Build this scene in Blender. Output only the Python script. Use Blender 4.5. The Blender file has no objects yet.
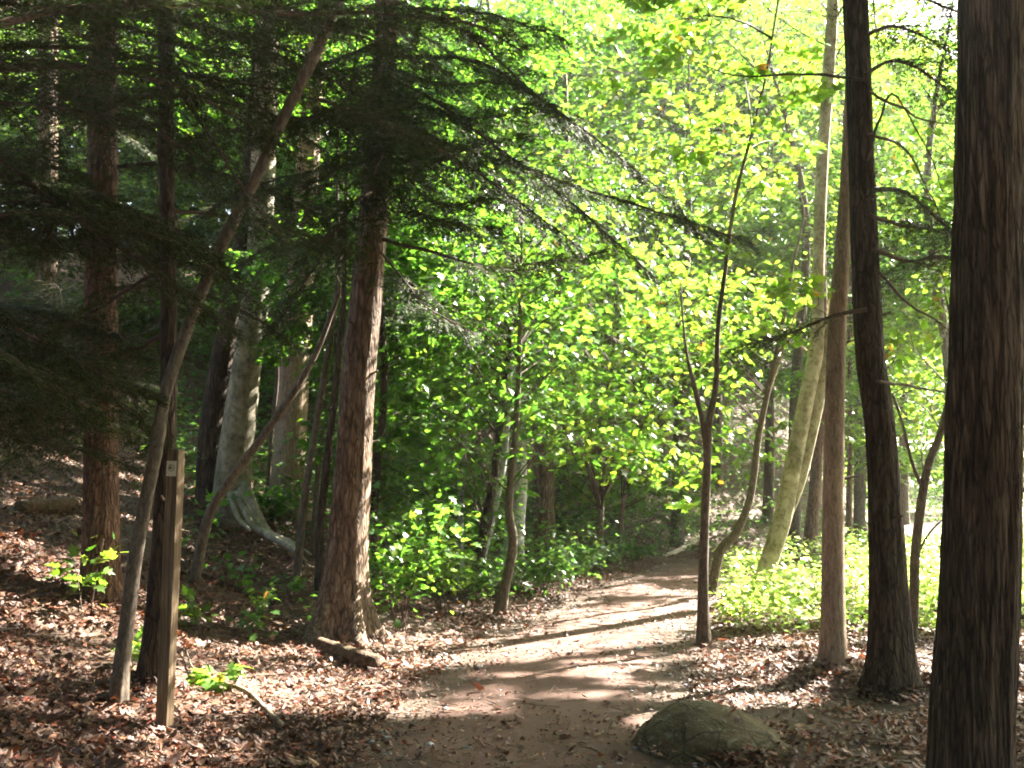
import bpy, math
import numpy as np
from mathutils import Vector
from mathutils.bvhtree import BVHTree

rng = np.random.default_rng(11)
scene = bpy.context.scene
COL = scene.collection
R = math.radians

# ------------------------------------------------------------------ camera
CAMH, F = 1.6, 1024.0
TILT = math.atan(86 / 1024.0)
ct, st = math.cos(TILT), math.sin(TILT)
CAM = np.array([0, 0, CAMH])
cam_d = bpy.data.cameras.new('camera'); cam = bpy.data.objects.new('camera', cam_d); COL.objects.link(cam)
cam.location = CAM; cam.rotation_euler = (R(90) + TILT, 0, 0)
cam_d.sensor_width = 36; cam_d.lens = 36; cam_d.clip_start = 0.05; cam_d.clip_end = 2000
scene.camera = cam

def ray(px, py):
    a = (np.asarray(px, float) - 512) / F; b = (384 - np.asarray(py, float)) / F
    return np.stack([a, ct - b * st, st + b * ct], -1)
def at(px, py, D):
    d = ray(px, py)
    return CAM + d * (D / d[..., 1])[..., None] if d.ndim > 1 else CAM + d * (D / d[1])

# ------------------------------------------------------------------ sun
AZ, EL = R(52), R(39)
S = np.array([math.sin(AZ) * math.cos(EL), math.cos(AZ) * math.cos(EL), math.sin(EL)])
UAX = np.cross(S, [0, 0, 1]); UAX /= np.linalg.norm(UAX)
VAX = np.cross(UAX, S)

# ------------------------------------------------------------------ noise
def _h(i, j, k, s):
    n = (i * 374761393 + j * 668265263 + k * 1274126177 + s * 974711) & 0xffffffff
    n = ((n ^ (n >> 13)) * 1274126177) & 0xffffffff
    n = ((n ^ (n >> 16)) * 2246822519) & 0xffffffff
    return ((n ^ (n >> 15)) & 0xffff) / 65535.0
def vnoise(p, s=0):
    p = np.asarray(p, float); f = np.floor(p); t = p - f; t = t * t * (3 - 2 * t)
    i = f.astype(np.int64); x, y, z = i[..., 0], i[..., 1], i[..., 2]; r = 0
    for dx in (0, 1):
        for dy in (0, 1):
            for dz in (0, 1):
                w = (t[..., 0] if dx else 1 - t[..., 0]) * (t[..., 1] if dy else 1 - t[..., 1]) * (t[..., 2] if dz else 1 - t[..., 2])
                r = r + w * _h(x + dx, y + dy, z + dz, s)
    return r * 2 - 1
def fbm(p, o=3, s=0):
    p = np.asarray(p, float); r = 0; a = 1.0
    for k in range(o):
        r = r + a * vnoise(p * 2 ** k + 17.3 * k, s + k); a *= .5
    return r
def nrm(v):
    return v / (np.linalg.norm(v, axis=-1, keepdims=True) + 1e-9)

# ------------------------------------------------------------------ terrain
LE = np.array([(-1.3, -30), (-1.05, -3), (-1.0, 3), (-.85, 6.5), (-.38, 9.6), (.32, 11.7), (1.43, 14.9), (2.4, 17.2), (4.4, 20.3), (8.5, 23.2), (18, 26), (60, 34), (300, 60)], float)
RE = np.array([(1.2, -30), (1.0, -3), (1.0, 3), (1.1, 6.5), (1.65, 9.6), (2.25, 11.7), (2.9, 14.9), (3.7, 17.0), (5.5, 19.0), (9.2, 21.2), (18.5, 23.6), (60, 31), (300, 57)], float)
def sdist(x, y, PL):      # positive to the left of the polyline
    x = np.asarray(x, float); y = np.asarray(y, float); best = np.full(x.shape, 1e9); sg = np.ones(x.shape)
    for a, b in zip(PL[:-1], PL[1:]):
        d = b - a; L2 = d @ d
        t = np.clip(((x - a[0]) * d[0] + (y - a[1]) * d[1]) / L2, 0, 1)
        qx, qy = x - a[0] - t * d[0], y - a[1] - t * d[1]
        dd = np.hypot(qx, qy); cr = d[0] * qy - d[1] * qx
        m = dd < best; best = np.where(m, dd, best); sg = np.where(m, np.sign(cr), sg)
    return best * np.where(sg == 0, 1, sg)
def height(x, y):
    x = np.asarray(x, float); y = np.asarray(y, float)
    d = np.maximum(sdist(x, y, LE), 0); e = np.maximum(-sdist(x, y, RE), 0)
    far = 1 / (1 + np.exp(-(y - 17) / 1.5))
    slope = .33 + .22 * far
    h = np.where(d < 3.4, .085 * d * d, .085 * 3.4 ** 2 + slope * (d - 3.4))
    h = np.where(h > 7, 7 + 14 * (1 - np.exp(-(h - 7) / 30)), h)
    q = np.clip((x / np.maximum(y, 1) - .25) / .13, 0, 1) * np.clip((y - 12) / 5, 0, 1)
    h = h * (1 - .93 * q * q * (3 - 2 * q))
    h = h - .9 * (1 - np.exp(-np.maximum(e - 5, 0) / 14.))
    k = np.clip((d + e) / .8, 0, 1)
    p = np.stack([x * .9, y * .9, x * 0], -1)
    h = h + k * (.07 * fbm(p, 3, 5)) + .012 * vnoise(p * 2.3, 9)
    return h
def ground_hit(px, py):
    px = np.atleast_1d(np.asarray(px, float)); py = np.atleast_1d(np.asarray(py, float))
    d = ray(px, py); d = d / d[:, 1:2]; t = np.full(len(px), 2.0); done = np.zeros(len(px), bool)
    lo = t.copy()
    for _ in range(140):
        P = CAM + d * t[:, None]; done |= P[:, 2] <= height(P[:, 0], P[:, 1])
        lo = np.where(done, lo, t); t = np.where(done, t, t * 1.025 + .01)
        if done.all() or t.min() > 90: break
    for _ in range(9):
        m_ = (lo + t) / 2; P = CAM + d * m_[:, None]; b_ = P[:, 2] <= height(P[:, 0], P[:, 1])
        t = np.where(b_, m_, t); lo = np.where(b_, lo, m_)
    return CAM + d * t[:, None]
def G(px, py):
    return ground_hit([px], [py])[0]

# ------------------------------------------------------------------ sunlit gaps: which light corridors the canopy leaves open
CELL, NG = .05, 1300
litW = np.full((NG, NG), 1e9)
def _uvw(P):
    return (P @ UAX), (P @ VAX), (P @ S)
def add_lit(P, rad, margin):
    u, v, w = _uvw(P); k = int(math.ceil(rad / CELL))
    for a in range(-k, k + 1):
        for b in range(-k, k + 1):
            if a * a + b * b > k * k: continue
            i = np.clip((u / CELL + NG / 2 + a).astype(int), 0, NG - 1); j = np.clip((v / CELL + NG / 2 + b).astype(int), 0, NG - 1)
            np.minimum.at(litW, (i, j), w + margin)
def keep(P, prob=.985):
    u, v, w = _uvw(P)
    i = np.clip((u / CELL + NG / 2).astype(int), 0, NG - 1); j = np.clip((v / CELL + NG / 2).astype(int), 0, NG - 1)
    return ~((w > litW[i, j]) & (rng.random(len(P)) < prob))
SPOTS = [(680, 579, 34, 2), (645, 593, 60, 3), (640, 611, 66, 5), (560, 625, 90, 4), (650, 640, 60, 4), (560, 655, 60, 3), (690, 655, 40, 3),
         (610, 670, 50, 2), (630, 698, 50, 3), (510, 698, 60, 4), (560, 648, 80, 1.5), (600, 662, 70, 1.5), (540, 676, 80, 1.5), (640, 684, 50, 1.5), (450, 690, 60, 2), (430, 713, 76, 7), (340, 709, 66, 9), (270, 694, 80, 16), (40, 606, 40, 5), (90, 618, 50, 4), (40, 640, 50, 10), (90, 610, 70, 10), (95, 656, 36, 4), (20, 664, 26, 4),
         (150, 626, 16, 5), (270, 662, 26, 5), (215, 702, 34, 7), (190, 682, 16, 8), (370, 668, 26, 4), (430, 645, 26, 4), (420, 620, 20, 4),
         (760, 659, 46, 2.5), (740, 671, 40, 2), (900, 662, 34, 8), (935, 668, 20, 4), (1012, 665, 15, 5), (1016, 702, 10, 3), (790, 642, 70, 6),
         (862, 655, 18, 4), (640, 716, 34, 2), (745, 600, 30, 26), (790, 600, 60, 28), (870, 612, 40, 28), (935, 600, 24, 34), (1012, 620, 20, 34),
         (250, 625, 22, 6), (545, 590, 26, 5), (460, 610, 18, 8), (740, 508, 36, 12), (30, 490, 26, 3), (110, 480, 20, 4)]
for cx, cy, rx, ry in SPOTS:
    if cx > 400 and cx < 720 and ry < 8: ry *= .6
    n = int(60 + rx * ry * 2.0); a = rng.random(n) * 6.2832; r = np.sqrt(rng.random(n))
    P = ground_hit(cx + rx * r * np.cos(a), cy + ry * r * np.sin(a))
    dd = P[:, 1].mean()
    add_lit(P, (.06 if 400 < cx < 720 else .105) + .003 * dd, .7)
WALL = [(640, 270, 110, 100, 15.2, 420), (590, 180, 130, 120, 17.5, 320), (650, 230, 110, 100, 20, 260), (430, 300, 60, 120, 13, 160), (560, 420, 90, 70, 14, 200), (600, 340, 110, 100, 13.2, 260), (600, 562, 50, 14, 15.2, 130), (430, 420, 70, 120, 12.6, 220), (520, 440, 60, 60, 13.5, 160), (610, 440, 80, 60, 15, 200), (725, 110, 110, 120, 9.7, 160), (600, 350, 120, 130, 15, 260), (690, 400, 70, 90, 15.5, 160), (790, 590, 80, 40, 12.3, 300), (890, 600, 90, 45, 12.3, 240), (430, 450, 80, 130, 10.6, 560), (600, 330, 150, 170, 12.2, 420), (470, 320, 90, 170, 11.0, 240), (700, 260, 90, 190, 12.5, 240), (640, 120, 160, 110, 13.5, 260),
        (780, 300, 70, 180, 13, 120), (430, 575, 60, 45, 9.8, 220), (520, 580, 60, 25, 12.2, 120), (600, 460, 60, 40, 12, 60), (930, 350, 60, 250, 15, 60), (560, 560, 80, 30, 12.5, 50),
        (270, 420, 60, 120, 12.5, 14), (200, 600, 30, 40, 8, 12), (90, 545, 20, 15, 8, 6), (785, 520, 16, 90, 12.2, 110), (838, 540, 6, 120, 8.2, 70), (818, 330, 8, 120, 12.3, 60), (362, 500, 6, 130, 9.1, 60), (248, 400, 14, 110, 11.7, 14), (300, 390, 8, 110, 13.4, 12), (103, 500, 14, 70, 8.6, 16), (290, 390, 14, 90, 13.5, 10)]
for cx, cy, rx, ry, D, n in WALL:
    if rx > 45: n = int(n * .55)
    a = rng.random(n) * 6.2832; r = np.sqrt(rng.random(n))
    P = at(cx + rx * r * np.cos(a), cy + ry * r * np.sin(a), D + rng.normal(0, .5, n)); add_lit(P, .19 if rx > 45 else .12, 1.1 if rx > 45 else .35)

# ------------------------------------------------------------------ materials
def newmat(name):
    m = bpy.data.materials.new(name); m.use_nodes = True; nt = m.node_tree
    b = nt.nodes['Principled BSDF']; return m, nt, b
def N(nt, t, **kw):
    n = nt.nodes.new(t)
    for k, v in kw.items(): setattr(n, k, v)
    return n
def ramp(nt, stops, src):
    n = N(nt, 'ShaderNodeValToRGB'); e = n.color_ramp.elements
    while len(e) < len(stops): e.new(.5)
    for k, (p, c) in enumerate(stops): e[k].position = p; e[k].color = (*c, 1)
    nt.links.new(src, n.inputs[0]); return n.outputs[0]
def noise(nt, vec, scale, detail=4, rough=.55, dist=0):
    n = N(nt, 'ShaderNodeTexNoise'); n.inputs['Scale'].default_value = scale; n.inputs['Detail'].default_value = detail
    n.inputs['Roughness'].default_value = rough; n.inputs['Distortion'].default_value = dist
    nt.links.new(vec, n.inputs['Vector']); return n.outputs[0]
def mapping(nt, sc):
    g = N(nt, 'ShaderNodeNewGeometry'); mp = N(nt, 'ShaderNodeMapping'); mp.inputs['Scale'].default_value = sc
    nt.links.new(g.outputs['Position'], mp.inputs['Vector']); return mp.outputs[0]
def mixc(nt, f, a, b, mode='MIX'):
    n = N(nt, 'ShaderNodeMix', data_type='RGBA', blend_type=mode)
    for sck, v in ((n.inputs[0], f), (n.inputs[6], a), (n.inputs[7], b)):
        if hasattr(v, 'links'): nt.links.new(v, sck)
        else: sck.default_value = (*v, 1) if isinstance(v, tuple) else v
    return n.outputs[2]
def bump(nt, b, src, strength, dist):
    n = N(nt, 'ShaderNodeBump'); n.inputs['Strength'].default_value = strength; n.inputs['Distance'].default_value = dist
    nt.links.new(src, n.inputs['Height']); nt.links.new(n.outputs[0], b.inputs['Normal'])
def bark(name, lo, mid, hi, sc=(26, 26, 3.2), moss=None, bs=.8, bd=.02, plates=None):
    m, nt, b = newmat(name)
    f = noise(nt, mapping(nt, sc), 1, 5, .6, .6)
    c = ramp(nt, [(.3, lo), (.5, mid), (.72, hi)], f)
    big = noise(nt, mapping(nt, (2.5, 2.5, 1.2)), 1, 3)
    c = mixc(nt, ramp(nt, [(.35, (0, 0, 0)), (.7, (1, 1, 1))], big), c, mixc(nt, 1.0, c, (1.35, 1.3, 1.25), 'MULTIPLY'))
    if moss:
        mf = noise(nt, mapping(nt, (5, 5, 2.2)), 1, 6, .65)
        c = mixc(nt, ramp(nt, [(.5, (0, 0, 0)), (.66, (.8, .8, .8))], mf), c, moss)
    nt.links.new(c, b.inputs['Base Color']); b.inputs['Roughness'].default_value = .85
    b.inputs['Specular IOR Level'].default_value = .25
    f2 = noise(nt, mapping(nt, tuple(k * 3.1 for k in sc)), 1, 4, .7, .3)
    c2 = mixc(nt, ramp(nt, [(.36, (.75, .75, .75)), (.52, (0, 0, 0))], f2), c, mixc(nt, 1.0, c, (.38, .36, .34), 'MULTIPLY')); nt.links.new(c2, b.inputs['Base Color'])
    if plates:
        mp2 = mapping(nt, plates); wob = N(nt, 'ShaderNodeVectorMath', operation='MULTIPLY_ADD'); nz = N(nt, 'ShaderNodeTexNoise'); nz.inputs['Scale'].default_value = .9
        nt.links.new(mp2, nz.inputs['Vector']); nt.links.new(nz.outputs['Color'], wob.inputs[0]); wob.inputs[1].default_value = (1.6, 1.6, 1.6); nt.links.new(mp2, wob.inputs[2])
        vo = N(nt, 'ShaderNodeTexVoronoi', feature='DISTANCE_TO_EDGE'); vo.inputs['Scale'].default_value = 1; nt.links.new(wob.outputs[0], vo.inputs['Vector'])
        cr = ramp(nt, [(.02, (1, 1, 1)), (.16, (0, 0, 0))], vo.outputs['Distance'])
        c2 = mixc(nt, cr, c2, mixc(nt, 1.0, c, (.42, .4, .38), 'MULTIPLY')); nt.links.new(c2, b.inputs['Base Color'])
        sb_ = N(nt, 'ShaderNodeMath', operation='MULTIPLY_ADD'); nt.links.new(cr, sb_.inputs[0]); sb_.inputs[1].default_value = -.7; nt.links.new(f, sb_.inputs[2]); f = sb_.outputs[0]
    ad = N(nt, 'ShaderNodeMath', operation='MULTIPLY_ADD'); nt.links.new(f2, ad.inputs[0]); ad.inputs[1].default_value = .5; nt.links.new(f, ad.inputs[2])
    bump(nt, b, ad.outputs[0], bs, bd * 1.5); return m
def leafmat(name, trans=.5, rough=.42, tmul=(1.5, 1.45, .5), spec=.45):
    m, nt, b = newmat(name)
    at_ = N(nt, 'ShaderNodeAttribute', attribute_name='tint')
    nt.links.new(at_.outputs['Color'], b.inputs['Base Color']); b.inputs['Roughness'].default_value = rough
    b.inputs['Specular IOR Level'].default_value = spec
    t = N(nt, 'ShaderNodeBsdfTranslucent'); nt.links.new(mixc(nt, 1.0, at_.outputs['Color'], tmul, 'MULTIPLY'), t.inputs['Color'])
    mx = N(nt, 'ShaderNodeMixShader'); mx.inputs[0].default_value = trans
    nt.links.new(b.outputs[0], mx.inputs[1]); nt.links.new(t.outputs[0], mx.inputs[2])
    nt.links.new(mx.outputs[0], nt.nodes['Material Output'].inputs['Surface']); return m

M = {}
M['hemlock_bark'] = bark('hemlock_bark', (.055, .037, .025), (.16, .112, .078), (.28, .21, .155), (30, 30, 4.5), plates=(22, 22, 5))
M['red_bark'] = bark('red_bark', (.055, .03, .02), (.16, .093, .062), (.26, .17, .12), (34, 34, 6), plates=(26, 26, 7))
M['dark_bark'] = bark('dark_bark', (.015, .010, .0075), (.052, .036, .024), (.11, .078, .056), (24, 24, 3.4), plates=(24, 24, 4.5))
M['shaggy_bark'] = bark('shaggy_bark', (.024, .016, .010), (.078, .050, .033), (.18, .13, .09), (30, 30, 1.6), bs=1, bd=.025, plates=(36, 36, 3.4))
M['tan_bark'] = bark('tan_bark', (.14, .10, .07), (.27, .20, .145), (.37, .29, .22), (40, 40, 9), bs=.5, bd=.008)
M['beech_bark'] = bark('beech_bark', (.11, .10, .07), (.21, .19, .14), (.33, .31, .25), (6, 6, 5), moss=(.12, .13, .07), bs=.25, bd=.006)
M['olive_bark'] = bark('olive_bark', (.24, .20, .14), (.38, .33, .245), (.48, .44, .35), (6, 6, 5), moss=(.13, .13, .05), bs=.25, bd=.006)
M['sapling_bark'] = bark('sapling_bark', (.042, .033, .025), (.095, .076, .057), (.165, .138, .105), (40, 40, 14), bs=.4, bd=.004)
M['grey_bark'] = bark('grey_bark', (.20, .20, .20), (.30, .31, .33), (.40, .41, .43), (10, 10, 8), bs=.3, bd=.006)
M['twig'] = bark('twig_bark', (.03, .022, .016), (.07, .05, .037), (.12, .09, .07), (40, 40, 20), bs=.2, bd=.003)
M['dead_wood'] = bark('dead_wood', (.09, .06, .04), (.2, .145, .10), (.36, .29, .22), (18, 18, 18), bs=.6, bd=.01)
M['log_wood'] = bark('log_wood', (.035, .02, .013), (.10, .06, .038), (.20, .13, .085), (22, 22, 22), moss=(.06, .065, .02), bs=.9, bd=.02)
M['pale_wood'] = bark('pale_wood', (.25, .2, .15), (.42, .36, .29), (.55, .49, .42), (20, 20, 20), bs=.5, bd=.01)
M['post_wood'] = bark('post_wood', (.05, .034, .02), (.115, .08, .047), (.19, .14, .09), (55, 55, 2.2), bs=.4, bd=.004)
M['leaf'] = leafmat('broad_leaf', .56, .36, (1.9, 2.0, .8))
M['glossy'] = leafmat('glossy_leaf', .5, .3, (1.9, 2.0, 1.2))
M['needle'] = leafmat('hemlock_needle', .25, .6, (1.2, 1.2, .6), .15)
M['litter'] = leafmat('dry_leaf', .15, .6, (1.2, 1.0, .8))
m, nt, b = newmat('rock_moss'); p1 = mapping(nt, (1, 1, 1))
n1 = noise(nt, p1, 7, 6, .65); n2 = noise(nt, p1, 60, 5, .7)
c = ramp(nt, [(.35, (.08, .058, .027)), (.55, (.135, .1, .047)), (.75, (.25, .2, .13))], n1)
c = mixc(nt, ramp(nt, [(.35, (0, 0, 0)), (.7, (.7, .7, .7))], n2), c, (.105, .08, .033))
n3 = noise(nt, p1, 15, 3, .6, .8); c = mixc(nt, ramp(nt, [(.60, (0, 0, 0)), (.66, (.75, .75, .75))], n3), c, (.24, .215, .155))
vo = N(nt, 'ShaderNodeTexVoronoi', feature='DISTANCE_TO_EDGE'); vo.inputs['Scale'].default_value = 5; nt.links.new(p1, vo.inputs['Vector'])
cr = ramp(nt, [(.0, (1, 1, 1)), (.035, (0, 0, 0))], vo.outputs['Distance']); c = mixc(nt, cr, c, (.03, .025, .015))
nt.links.new(c, b.inputs['Base Color']); b.inputs['Roughness'].default_value = .95; bump(nt, b, n2, 1, .03); M['rock'] = m
m, nt, b = newmat('forest_soil'); p1 = mapping(nt, (1, 1, 1))
n1 = noise(nt, p1, 1.3, 5, .6); n2 = noise(nt, p1, 38, 6, .7)
v = N(nt, 'ShaderNodeTexVoronoi'); v.inputs['Scale'].default_value = 16; nt.links.new(p1, v.inputs['Vector'])
c = ramp(nt, [(.3, (.03, .019, .012)), (.5, (.07, .044, .028)), (.75, (.12, .078, .053))], n2)
lv = ramp(nt, [(0, (.04, .023, .014)), (.35, (.13, .078, .049)), (.6, (.085, .046, .029)), (1, (.18, .12, .078))], v.outputs['Color'])
c = mixc(nt, .55, c, lv); c = mixc(nt, ramp(nt, [(.4, (0, 0, 0)), (.7, (.5, .5, .5))], n1), c, (.07, .048, .03))
nt.links.new(c, b.inputs['Base Color']); b.inputs['Roughness'].default_value = .9; bump(nt, b, n2, .8, .03); M['soil'] = m
m, nt, b = newmat('dirt_path'); p1 = mapping(nt, (1, 1, 1))
n1 = noise(nt, p1, 1.1, 5, .6); n2 = noise(nt, p1, 55, 6, .75); n3 = noise(nt, p1, 9, 4, .6)
c = ramp(nt, [(.32, (.042, .0175, .010)), (.52, (.096, .043, .0265)), (.74, (.165, .083, .056))], n2)
c = mixc(nt, ramp(nt, [(.45, (0, 0, 0)), (.62, (.55, .55, .55))], n3), c, (.06, .031, .021))
c = mixc(nt, ramp(nt, [(.4, (0, 0, 0)), (.7, (.5, .5, .5))], n1), c, (.125, .073, .054))
nt.links.new(c, b.inputs['Base Color']); b.inputs['Roughness'].default_value = .92; bump(nt, b, n2, .6, .012); M['dirt'] = m
m, nt, b = newmat('marker_plate'); b.inputs['Base Color'].default_value = (.50, .46, .33, 1); b.inputs['Roughness'].default_value = .5; M['plate'] = m
m, nt, b = newmat('marker_ink'); b.inputs['Base Color'].default_value = (.10, .12, .07, 1); b.inputs['Roughness'].default_value = .5; M['ink'] = m
m, nt, b = newmat('screw_steel'); b.inputs['Base Color'].default_value = (.6, .6, .6, 1); b.inputs['Metallic'].default_value = 1; b.inputs['Roughness'].default_value = .3; M['steel'] = m

# ------------------------------------------------------------------ mesh helpers
def mesh(name, V, faces, mat, parent=None, tint=None, smooth=True):
    me = bpy.data.meshes.new(name); V = np.asarray(V, np.float32); faces = [np.asarray(f, np.int32) for f in faces if len(f)]
    me.vertices.add(len(V)); me.vertices.foreach_set('co', V.ravel())
    loops = np.concatenate([f.ravel() for f in faces]); tot = np.concatenate([np.full(len(f), f.shape[1], np.int32) for f in faces])
    me.loops.add(len(loops)); me.loops.foreach_set('vertex_index', loops)
    me.polygons.add(len(tot)); start = np.concatenate([[0], np.cumsum(tot)[:-1]]).astype(np.int32)
    me.polygons.foreach_set('loop_start', start)
    me.polygons.foreach_set('use_smooth', np.full(len(tot), smooth, bool))
    if tint is not None:
        a = me.color_attributes.new('tint', 'FLOAT_COLOR', 'POINT')
        a.data.foreach_set('color', np.concatenate([tint, np.ones((len(tint), 1))], 1).astype(np.float32).ravel())
    me.update(calc_edges=True); me.materials.append(M[mat])
    o = bpy.data.objects.new(name, me); COL.objects.link(o)
    if parent is not None: o.parent = parent
    return o
def merge(parts):
    V, Q, T, n = [], [], [], 0
    for v, q, t in parts:
        V.append(v); n0 = n; n += len(v)
        if len(q): Q.append(np.asarray(q) + n0)
        if len(t): T.append(np.asarray(t) + n0)
    return np.concatenate(V), [np.concatenate(Q) if Q else [], np.concatenate(T) if T else []]
def tubes(P, Rd, n=5, mult=None, cap=True):
    P = np.asarray(P, float); Rd = np.asarray(Rd, float); A, K, _ = P.shape
    T = nrm(np.gradient(P, axis=1)); mt = np.abs(T.mean(1)); ref = np.eye(3)[np.argmin(mt, 1)]
    X = nrm(np.cross(T, ref[:, None, :])); Y = np.cross(T, X)
    th = np.arange(n) * 2 * math.pi / n
    rr = Rd[:, :, None] * (mult if mult is not None else 1)
    V = P[:, :, None, :] + (X[:, :, None, :] * np.cos(th)[None, None, :, None] + Y[:, :, None, :] * np.sin(th)[None, None, :, None]) * (rr[..., None] if np.ndim(rr) == 3 else rr)
    V = V.reshape(-1, 3)
    a = np.arange(A)[:, None, None] * K * n; k = np.arange(K - 1)[None, :, None] * n; i = np.arange(n)[None, None, :]; j = (i + 1) % n
    Q = np.stack(np.broadcast_arrays(a + k + i, a + k + j, a + k + n + j, a + k + n + i), -1).reshape(-1, 4)
    tri = []
    if cap:
        c = P[:, -1]; c0 = P[:, 0]; off = len(V); V = np.concatenate([V, c, c0])
        ai = np.arange(A)[:, None]; i = np.arange(n)[None]; j = (i + 1) % n; e = ai * K * n + (K - 1) * n
        t1 = np.stack(np.broadcast_arrays(e + i, e + j, off + ai), -1).reshape(-1, 3)
        e = ai * K * n; t2 = np.stack(np.broadcast_arrays(e + j, e + i, off + A + ai), -1).reshape(-1, 3)
        tri = np.concatenate([t1, t2])
    return V, Q, tri
def spline(P, K):
    P = np.asarray(P, float); d = np.concatenate([[0], np.cumsum(np.linalg.norm(np.diff(P[:, :3], axis=0), axis=1))])
    Q = np.concatenate([2 * P[:1] - P[1:2], P, 2 * P[-1:] - P[-2:-1]])
    s = np.linspace(0, d[-1], K); i = np.clip(np.searchsorted(d, s, 'right') - 1, 0, len(P) - 2); t = ((s - d[i]) / (d[i + 1] - d[i]))[:, None]
    a, b_, c, e = Q[i], Q[i + 1], Q[i + 2], Q[i + 3]
    return .5 * ((2 * b_) + (-a + c) * t + (2 * a - 5 * b_ + 4 * c - e) * t * t + (-a + 3 * b_ - 3 * c + e) * t ** 3)

# leaf templates: x along, y across, z normal
def _tmpl(right, fold=.12, droop=.18):
    mid = [(0, 0)] + [(x, 0) for x, _ in right] + [(1, 0)]
    V = []; 
    for x, y in mid: V.append((x, 0, -droop * x * x))
    nr = len(right); 
    for s in (1, -1):
        for x, y in right: V.append((x, s * y, fold * y - droop * x * x))
    T = []
    for si, s in enumerate((1, -1)):
        o = nr + 2 + si * nr
        q = []
        prev_m, prev_s = 0, 0
        fs = []
        fs.append((0, 1, o, o))
        for k in range(nr - 1): fs.append((k + 1, k + 2, o + k + 1, o + k))
        fs.append((nr, nr + 1, o + nr - 1, o + nr - 1))
        T += fs if s == 1 else [f[::-1] for f in fs]
    V = np.array(V, float)
    quads = np.array([f for f in T if len(set(f)) == 4]); tris = np.array([tuple(dict.fromkeys(f)) for f in T if len(set(f)) == 3])
    return V, quads.reshape(-1, 4), tris
T_OVAL = _tmpl([(.28, .26), (.62, .25)])
_v = np.array([(0, 0, 0), (.42, .3, .05), (1, 0, -.14), (.42, -.3, .05), (.45, 0, -.05)], float)
T_FAR = (_v, np.array([(0, 4, 2, 1), (0, 3, 2, 4)]), np.zeros((0, 3), int))
T_MAPLE = _tmpl([(.05, .22), (.3, .48), (.36, .2), (.62, .42), (.68, .14)], .12, .2)
def leaves(C, Dv, Nv, size, T, tint, jit=.0):
    V0, q, t = T; X = nrm(Dv); Z = nrm(Nv - X * (Nv * X).sum(-1, keepdims=True)); Y = np.cross(Z, X)
    s = size[:, None, None]
    V = C[:, None] + s * (X[:, None] * V0[None, :, 0:1] + Y[:, None] * V0[None, :, 1:2] + Z[:, None] * V0[None, :, 2:3])
    n = len(V0); off = (np.arange(len(C)) * n)[:, None, None]
    Q = (q[None] + off).reshape(-1, 4) if len(q) else []; Tt = (t[None] + off).reshape(-1, 3) if len(t) else []
    return V.reshape(-1, 3), [Q, Tt], np.repeat(tint, n, 0)
def palette(n, cols, w, var=.25):
    c = np.array(cols)[rng.choice(len(cols), n, p=np.array(w) / sum(w))]
    return np.clip(c * np.exp(rng.normal(0, var, (n, 1))) * (1 + rng.normal(0, .06, (n, 3))), .002, .9)
GREEN = ([(.058, .13, .026), (.076, .16, .03), (.046, .11, .026), (.108, .182, .034)], [4, 3, 3, 1.2])
BLUEG = ([(.06, .12, .04), (.08, .14, .05), (.05, .10, .04)], [1, 1, 1])
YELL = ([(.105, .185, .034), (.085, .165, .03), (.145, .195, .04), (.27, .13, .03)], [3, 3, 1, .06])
FARG = ([(.06, .115, .025), (.08, .14, .03), (.045, .09, .022)], [1, 1, 1])
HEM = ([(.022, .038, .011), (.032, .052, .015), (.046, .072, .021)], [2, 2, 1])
DRY = ([(.16, .088, .05), (.23, .13, .08), (.09, .048, .03), (.19, .08, .045), (.31, .22, .15), (.28, .12, .045), (.24, .05, .025)], [5, 4, 5, 1.5, 1.6, .6, .3])

def tag(o, label=None, cat=None, group=None, kind=None):
    if label: o['label'] = label
    if cat: o['category'] = cat
    if group: o['group'] = group
    if kind: o['kind'] = kind
    return o
def empty(name, loc):
    o = bpy.data.objects.new(name, None); COL.objects.link(o); o.location = loc; o.empty_display_size = .2; return o
class Thing:      # builds in world space, stored relative to the Empty at its base
    def __init__(s, name, loc, label, cat, group=None):
        s.o = empty(name, loc); s.loc = np.asarray(loc, float); tag(s.o, label, cat, group)
    def part(s, name, V, faces, mat, tint=None, parent=None, smooth=True):
        return mesh(name, V - s.loc, faces, mat, parent or s.o, tint, smooth)

# ------------------------------------------------------------------ setting
def axis(lo, hi, fine_lo, fine_hi, step):
    a = list(np.arange(fine_lo, fine_hi, step)); s = step; x = fine_hi
    while x < hi: a.append(x); s *= 1.12; x += s
    a.append(hi); s = step; x = fine_lo - step
    while x > lo: a.insert(0, x); s *= 1.12; x -= s
    a.insert(0, lo); return np.array(a)
gx = axis(-500, 500, -7, 8, .11); gy = axis(-300, 700, 3, 20, .11)
XX, YY = np.meshgrid(gx, gy); ZZ = height(XX, YY); nx, ny = len(gx), len(gy)
i = np.arange(ny - 1)[:, None] * nx + np.arange(nx - 1)[None]
tag(mesh('ground', np.stack([XX, YY, ZZ], -1).reshape(-1, 3), [np.stack([i, i + 1, i + nx + 1, i + nx], -1).reshape(-1, 4)], 'soil'), kind='structure')
KP = 420; tt = np.linspace(0, 1, KP)
Lp, Rp = spline(LE[1:12], KP), spline(RE[1:12], KP)
s = np.linspace(0, 1, 40)[None, :, None]; PP = Lp[:, None] * (1 - s) + Rp[:, None] * s
edge = np.minimum(s, 1 - s)[..., 0] * 2 * np.ones((KP, 1))
zz = height(PP[..., 0], PP[..., 1]) + .012 - .075 * np.clip(1 - edge / .42, 0, 1) ** 1.5 + .02 * np.clip(1 - edge / .5, 0, 1) * fbm(np.stack([PP[..., 0] * 2.2, PP[..., 1] * 2.2, PP[..., 0] * 0], -1), 3, 3)
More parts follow.
